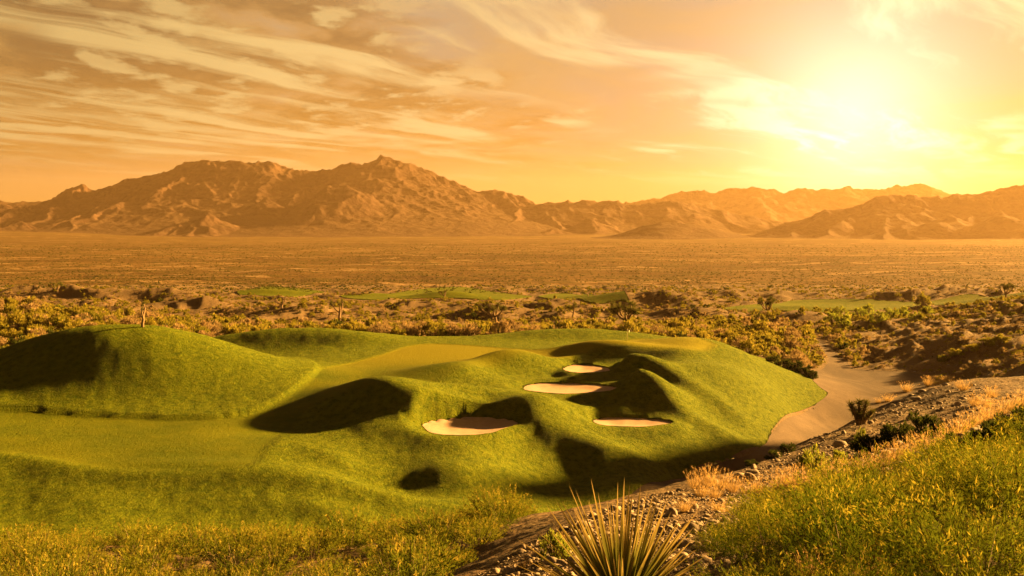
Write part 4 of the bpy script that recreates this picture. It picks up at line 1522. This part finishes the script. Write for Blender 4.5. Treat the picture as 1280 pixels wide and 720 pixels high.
# thin out so that bushes do not pile on each other
cell = {}
keep = []
order = np.argsort(-sz)
for i in order:
    k = (int(X[i] / 2.6), int(Y[i] / 2.6))
    hit = False
    for a in (-1, 0, 1):
        for b in (-1, 0, 1):
            for j in cell.get((k[0] + a, k[1] + b), ()):
                if (X[i] - X[j]) ** 2 + (Y[i] - Y[j]) ** 2 < (0.36 * (sz[i] + sz[j])) ** 2:
                    hit = True
    if not hit:
        cell.setdefault(k, []).append(i); keep.append(i)
keep = np.array(keep)
X, Y, sz = X[keep], Y[keep], sz[keep]
vis = seen(X, Y, 0.55 * sz, 3.0) & (np.abs(X / Y) < 0.545)
X, Y, sz = X[vis], Y[vis], sz[vis]
app = sz / Y
order = np.argsort(-app)
kindn = fbm(X / 25, Y / 25, 95, 3) + r.normal(0, 0.25, len(X))
n_ind = 0
rest = []
for i in order:
    key = 'A' if kindn[i] > -0.05 else ('B' if kindn[i] > -0.42 else 'A')
    if r.random() < 0.04: key = 'D'
    if X[i] / Y[i] > 0.36 and Y[i] < 280 and r.random() < 0.6: key = 'B'
    zz = float(hz(X[i:i + 1], Y[i:i + 1])[0])
    w = sz[i] * 1.25
    if n_ind < 240:
        n_ind += 1
        u = X[i] / Y[i]
        where = 'on the hillside behind the left mound' if u < -0.36 else ('in the thicket behind the green' if u < 0.16 else ('on the desert slope right of the green' if u < 0.33 else 'on the shaded dirt hill at right'))
        look = {'A': 'olive green desert bush', 'B': 'dry tan desert bush', 'D': 'dark green desert bush'}[key]
        f, s, _ = BUSH[key][int(r.integers(len(BUSH[key])))]
        add_thing('desert_bush', look + ' ' + where, 'bush', look + 'es ' + where, (X[i], Y[i], zz - 0.06), r.uniform(0, 6.28), (w, w, w * r.uniform(0.8, 1.2)), None, [('foliage', f), ('stems', s)])
    else:
        rest.append((i, key, zz, w))


def stamp(name, items, mat, protos, stuff=True, sink=0.05):
    """one mesh of many small copies: items = (x, y, z, width, height, turn)"""
    V = []; Q = []; T = []; A = []
    n = 0
    for (x, y, z, w, h, a, k) in items:
        v, q, t, tt = protos[k % len(protos)]
        c, s = math.cos(a), math.sin(a)
        vv_ = np.empty_like(v)
        vv_[:, 0] = (v[:, 0] * c - v[:, 1] * s) * w + x
        vv_[:, 1] = (v[:, 0] * s + v[:, 1] * c) * w + y
        vv_[:, 2] = v[:, 2] * h + z - sink * h
        V.append(vv_); Q.append(q + n); T.append(t + n); A.append(tt)
        n += len(v)
    g = Geo()
    g.v = V; g.a = A; g.q = [q for q in Q if len(q)]; g.t = [t for t in T if len(t)]
    return link(name, g.mesh(name, mat, False), 'stuff')


low = {}
for key, kw in [('A', dict(nclump=11, nleaf=22, leaf=0.16)), ('B', dict(nclump=10, nleaf=20, leaf=0.15, spiky=0.9)), ('D', dict(nclump=11, nleaf=24, leaf=0.16))]:
    low[key] = [bush_geo(300 + i + ord(key), **kw).arrays() for i in range(4)]
for key, mat in (('A', M_bushA), ('B', M_bushB), ('D', M_bushD)):
    it = [(X[i], Y[i], zz, w, w * r.uniform(0.8, 1.2), r.uniform(0, 6.28), int(r.integers(4))) for (i, k, zz, w) in rest if k == key]
    if it:
        stamp({'A': 'desert_scrub', 'B': 'dry_desert_scrub', 'D': 'dark_desert_scrub'}[key], it, mat, low[key])
print('BUSHES', len(X), n_ind, len(rest))

# scrub dots over the valley
N = 42000
uu = r.uniform(-0.60, 0.62, N); dd = np.exp(r.uniform(math.log(640), math.log(3400), N))
X = uu * dd; Y = dd
dn = fbm(X / 160, Y / 110, 97, 4)
ok = r.uniform(0, 1, N) < np.clip(0.62 + 1.1 * dn, 0.08, 1)
X, Y = X[ok], Y[ok]
Z = np.where(Y < 880, np.maximum(valley_z(X, Y), hz(X, np.minimum(Y, 895))), valley_z(X, Y))
sp = [bush_geo(400 + i, nclump=5, nleaf=7, leaf=0.34).arrays() for i in range(4)]
W = r.uniform(0.9, 3.0, len(X)) ** 1.05 * (1 + 0.5 * sstep(1200, 3000, Y))
it = list(zip(X, Y, Z, W, W * r.uniform(0.6, 1.0, len(X)), r.uniform(0, 6.28, len(X)), r.integers(0, 4, len(X))))
stamp('valley_scrub', it, M_bushD, sp)

# ------------------------------------------------------------------ near slope: shrubs, golden grass, stones
zoneR = px_poly([(915, 800), (885, 700), (930, 660), (1000, 632), (1100, 606), (1200, 582), (1290, 566), (1420, 560), (1620, 560), (1900, 640), (1900, 900), (1200, 900)], 8, dmin=3)
zoneL = curve([D(-190, 17, 0)[:2], D(200, 14.5, 0)[:2], D(520, 13.5, 0)[:2], D(575, 17, 0)[:2], D(625, 21, 0)[:2], D(650, 26, 0)[:2], D(660, 33, 0)[:2], D(520, 35, 0)[:2], D(250, 36, 0)[:2], D(0, 37, 0)[:2], D(-190, 37, 0)[:2]], 8)
S_zR, S_zL = sdf_poly(zoneR, 6.0), sdf_poly(zoneL, 6.0)

SH = {'R': [(shrub_geo(700 + i, 150, 0.50, 0.55, 40, 0.024).mesh('foliage', M_shrubR, False), shrub_stems(700 + i).mesh('stems', M_stem)) for i in range(6)],
      'L': [(shrub_geo(750 + i, 100, 0.55, 0.85, 26, 0.046).mesh('foliage', M_shrubL, False), shrub_stems(750 + i, 18, 0.6, 0.8).mesh('stems', M_stem)) for i in range(6)]}


def scatter(S, x0, x1, y0, y1, space, seed, edge=0.1):
    r = np.random.default_rng(seed)
    pts = []
    cell = {}
    for k in range(60000):
        y = math.exp(r.uniform(math.log(y0), math.log(y1))); x = r.uniform(x0, x1)
        if abs(x / y) > 0.95:
            continue
        if float(hgrid(S, np.array([x]), np.array([y]))[0]) < edge:
            continue
        if perlin(x * 0.95 + seed * 7.7, y * 0.62, 140 + seed) < -0.16 and r.random() < 0.85:
            continue
        sp = space
        c = (int(x / sp), int(y / sp))
        if any((x - a) ** 2 + (y - b) ** 2 < sp * sp for i in (-1, 0, 1) for j in (-1, 0, 1) for (a, b) in cell.get((c[0] + i, c[1] + j), ())):
            continue
        cell.setdefault(c, []).append((x, y)); pts.append((x, y))
    return pts


def plant_zone(pts, key, cap, label, group, scl, rnd, stuffname, mat):
    P_ = np.array(pts)
    P_ = P_[np.argsort(P_[:, 1])]
    vis_ = seen(P_[:, 0], P_[:, 1], 0.4, 0.4) & (np.abs(P_[:, 0] / P_[:, 1]) < 0.56)
    n = 0
    left = []
    for (x, y), v in zip(P_, vis_):
        z = float(hz(np.array([x]), np.array([y]))[0])
        s = scl * rnd.choice((0.55, 0.8, 1.0, 1.25, 1.6)) * rnd.uniform(0.9, 1.1)
        if n < cap and v:
            f, st = SH[key][n % 6]
            add_thing('feathery_shrub', label, 'shrub', group, (x, y, z - 0.02), rnd.uniform(0, 6.28), (s, s, s * rnd.uniform(0.85, 1.2)), None, [('foliage', f), ('stems', st)], (rnd.uniform(-.12, .12), rnd.uniform(-.12, .12)))
            n += 1
        else:
            left.append((x, y, z, s, s * rnd.uniform(0.85, 1.2), rnd.uniform(0, 6.28), int(rnd.integers(3))))
    if left:
        pr = [shrub_geo(790 + i, 44, 0.5 if key == 'R' else 0.62, 0.55 if key == 'R' else 0.85, 16, 0.045 if key == 'R' else 0.075).arrays() for i in range(3)]
        stamp(stuffname, left, mat, pr)
    print('ZONE', key, n, len(left))


rn = np.random.default_rng(8)
plant_zone(scatter(S_zR, 0.5, 20, 4.0, 24, 0.54, 1), 'R', 150, 'feathery green shrub in the dense cover of the lower right slope', 'green shrubs covering the lower right slope', 0.95, rn, 'ground_cover_shrubbery', M_shrubR)
plant_zone(scatter(S_zL, -24, 2, 13, 37, 0.98, 2), 'L', 150, 'golden green shrub in the brush along the lower left edge', 'golden shrubs along the lower left edge', 1.0, rn, 'golden_brush_vegetation', M_shrubL)

TUFT = [(tuft_geo(800 + i).mesh('blades', M_straw, False), plume_geo(800 + i).mesh('seed_heads', M_straw, False)) for i in range(4)]
tl = [(868, 612, 28), (884, 609, 34), (900, 612, 30), (916, 616, 26), (876, 622, 24), (893, 624, 26), (932, 622, 26), (948, 618, 28), (972, 614, 30), (987, 610, 34), (1003, 612, 36), (1017, 616, 30),
      (1033, 606, 34), (1047, 602, 36), (1060, 598, 34), (1074, 594, 40), (1088, 590, 40), (1086, 612, 34), (1103, 584, 38), (1118, 578, 40), (1135, 574, 44), (1152, 568, 44), (1168, 564, 40), (1110, 600, 30),
      (1183, 556, 38), (1196, 548, 40), (1210, 540, 38), (1222, 532, 36), (1236, 526, 36), (1250, 520, 34), (1264, 514, 32), (1278, 508, 32), (1240, 566, 34), (1205, 566, 30)]
for i, (a, b, h) in enumerate(tl):
    x, y, z = ground_at(a, b, 9)
    s = (0.86 if a < 1060 else 0.66) * h * y / FPX / 0.62
    f, p = TUFT[i % 4]
    add_thing('golden_grass_tuft', 'golden feathery grass tuft in the band between rocky slope and green shrubs', 'grass tuft', 'golden grass tufts along the rocky slope', (x, y, z), random.uniform(0, 6.28), (s * 1.1, s * 1.1, s), None, [('blades', f), ('seed_heads', p)], (0, random.uniform(-.1, .1)))
for i, (a, b, h, w, l) in enumerate([(1133, 490, 13, 26, 'dry golden grass clump at the upper left crest of the rocky mound'), (1160, 483, 14, 18, 'small dry grass clump left of the rocky mound top'), (1185, 478, 8, 24, 'low dry grass clump on the very top of the rocky mound'),
                                     (1204, 488, 14, 26, 'round dry grass clump just below the top of the rocky mound'), (1218, 508, 18, 22, 'dry grass clump on the right flank of the rocky mound'), (1233, 510, 18, 24, 'dry grass clump in the middle of the rocky mound right flank'),
                                     (1240, 497, 16, 24, 'dry grass clump higher on the rocky mound right flank'), (1110, 502, 10, 20, 'small dry grass clump on the left edge of the rocky mound'), (1098, 504, 7, 14, 'tiny dry tuft lowest on the rocky mound left edge'),
                                     (1012, 724, 40, 50, 'golden grass tuft at the bottom edge below the green shrubs'), (1085, 730, 40, 60, 'broad golden grass tuft at the bottom edge right of the yucca'), (200, 722, 24, 40, 'straw coloured grass tuft in the brush at bottom left'),
                                     (700, 682, 16, 30, 'brown dry tuft on the rocky berm left of the yucca'), (655, 712, 16, 26, 'brown dry tuft low on the rocky berm'), (900, 640, 16, 40, 'low dry tuft among stones right of the yucca'), (855, 640, 18, 30, 'dry tuft among stones behind the yucca tips')]):
    x, y, z = ground_at(a, b, 5)
    s = h * y / FPX / 0.62
    sw = w * y / FPX / 0.75
    f, p = TUFT[i % 4]
    add_thing('dry_grass_clump', l, 'grass tuft', None, (x, y, z), random.uniform(0, 6.28), (sw, sw, s), None, [('blades', f), ('seed_heads', p)])

# stones
ROCK = []
for i in range(6):
    co, f = rock_geo(900 + i, 2 if i < 4 else 2)
    g = Geo(); g.add(co, None, f, 0.3 + 0.1 * i)
    ROCK.append((g.mesh('rock', M_stone, False), g.arrays()))
zoneRock = px_poly([(560, 760), (600, 724), (655, 690), (740, 645), (800, 624), (870, 610), (930, 590), (1000, 558), (1080, 524), (1140, 494), (1200, 480), (1290, 496), (1600, 480), (1600, 530), (1290, 530), (1200, 560), (1100, 592), (1000, 622), (930, 650), (880, 690), (905, 760)], 8, dmin=4)
S_rk = sdf_poly(zoneRock, 6.0)
r = np.random.default_rng(55)
it = []
cnt = 0
big = []
for k in range(60000):
    y = math.exp(r.uniform(math.log(6), math.log(70))); x = y * r.uniform(-0.15, 0.85)
    s = float(hgrid(S_rk, np.array([x]), np.array([y]))[0])
    if s < -0.3 or (s < 0 and r.random() < 0.5):
        continue
    z = float(hz(np.array([x]), np.array([y]))[0])
    q = r.pareto(2.6) + 1
    size = min(0.016 * (q - 0.6) * y ** 0.3 + 0.004 * y ** 0.6, 0.5) * r.uniform(0.7, 1.3)
    size = min(size, 26 * y / FPX)
    if size * FPX / y > 13 and len(big) < 70:
        big.append((x, y, z, size))
        continue
    it.append((x, y, z, size, size * r.uniform(0.7, 1.2), r.uniform(0, 6.28), int(r.integers(6))))
    if len(it) > 18000:
        break
for i, (x, y, z, s) in enumerate(big):
    add_thing('loose_stone', 'pale angular stone lying on the rocky slope among gravel', 'stone', 'larger stones on the rocky slope', (x, y, z + 0.08 * s), random.uniform(0, 6.28), s, ROCK[i % 6][0], (), (random.uniform(-.4, .4), random.uniform(-.4, .4)))
for i, (a, b, w) in enumerate([(1166, 509, 9), (1177, 512, 9), (1196, 521, 12), (1140, 512, 7), (1150, 505, 6), (1210, 522, 8), (1102, 530, 6), (1125, 520, 6)]):
    x, y, z = ground_at(a, b, 15)
    s = w * y / FPX
    add_thing('loose_stone', 'pale angular stone lying on the rocky slope among gravel', 'stone', 'larger stones on the rocky slope', (x, y, z + 0.1 * s), random.uniform(0, 6.28), s, ROCK[i % 6][0])
stamp('slope_gravel', it, M_stone, [q[1] for q in ROCK], sink=-0.1)
print('STONES', len(big), len(it))
# stones on the shaded right hill
it = []
for k in range(5200):
    y = r.uniform(120, 300); x = y * r.uniform(0.30, 0.62)
    if float(hgrid(S_w, np.array([x]), np.array([y]))[0]) > 0.7 or float(hgrid(S_t, np.array([x]), np.array([y]))[0]) > -0.5:
        continue
    s = min(0.13 + 0.13 * r.pareto(2.2), 1.1)
    it.append((x, y, float(hz(np.array([x]), np.array([y]))[0]), s, s, r.uniform(0, 6.28), int(r.integers(6))))
stamp('hill_rubble', it, M_stone, [q[1] for q in ROCK], sink=-0.1)

# rough grass standing on the unmown slopes
N = 220000
r = np.random.default_rng(66)
uu = r.uniform(-0.60, 0.36, N); dd = np.exp(r.uniform(math.log(96), math.log(232), N))
X = uu * dd; Y = dd
ok = (hgrid(S_t, X, Y) > 0.15) & (hgrid(S_b, X, Y) < -0.1) & (hgrid(S_fair, X, Y) < -0.2)
ok &= r.uniform(0, 1, N) < np.clip(0.45 + 1.6 * fbm(X / 3.0, Y / 6.0, 71, 4), 0.03, 1)
X, Y = X[ok], Y[ok]
vis = seen(X, Y, 0.2, 0.6)
X, Y = X[vis], Y[vis]
n = len(X)
base = np.c_[X, Y, hz(X, Y) + 0.02]
dirn = np.c_[r.normal(-0.45, 0.5, n), r.normal(-0.15, 0.5, n), np.full(n, 0.75)]
g = Geo()
add_blades(g, base, dirn, r.uniform(0.06, 0.24, n), r.uniform(0.02, 0.05, n), 0.25, r, 0.1, 0.8, 2)
link('rough_grass', g.mesh('rough_grass', M_rough, False), 'stuff')
print('ROUGH', n)
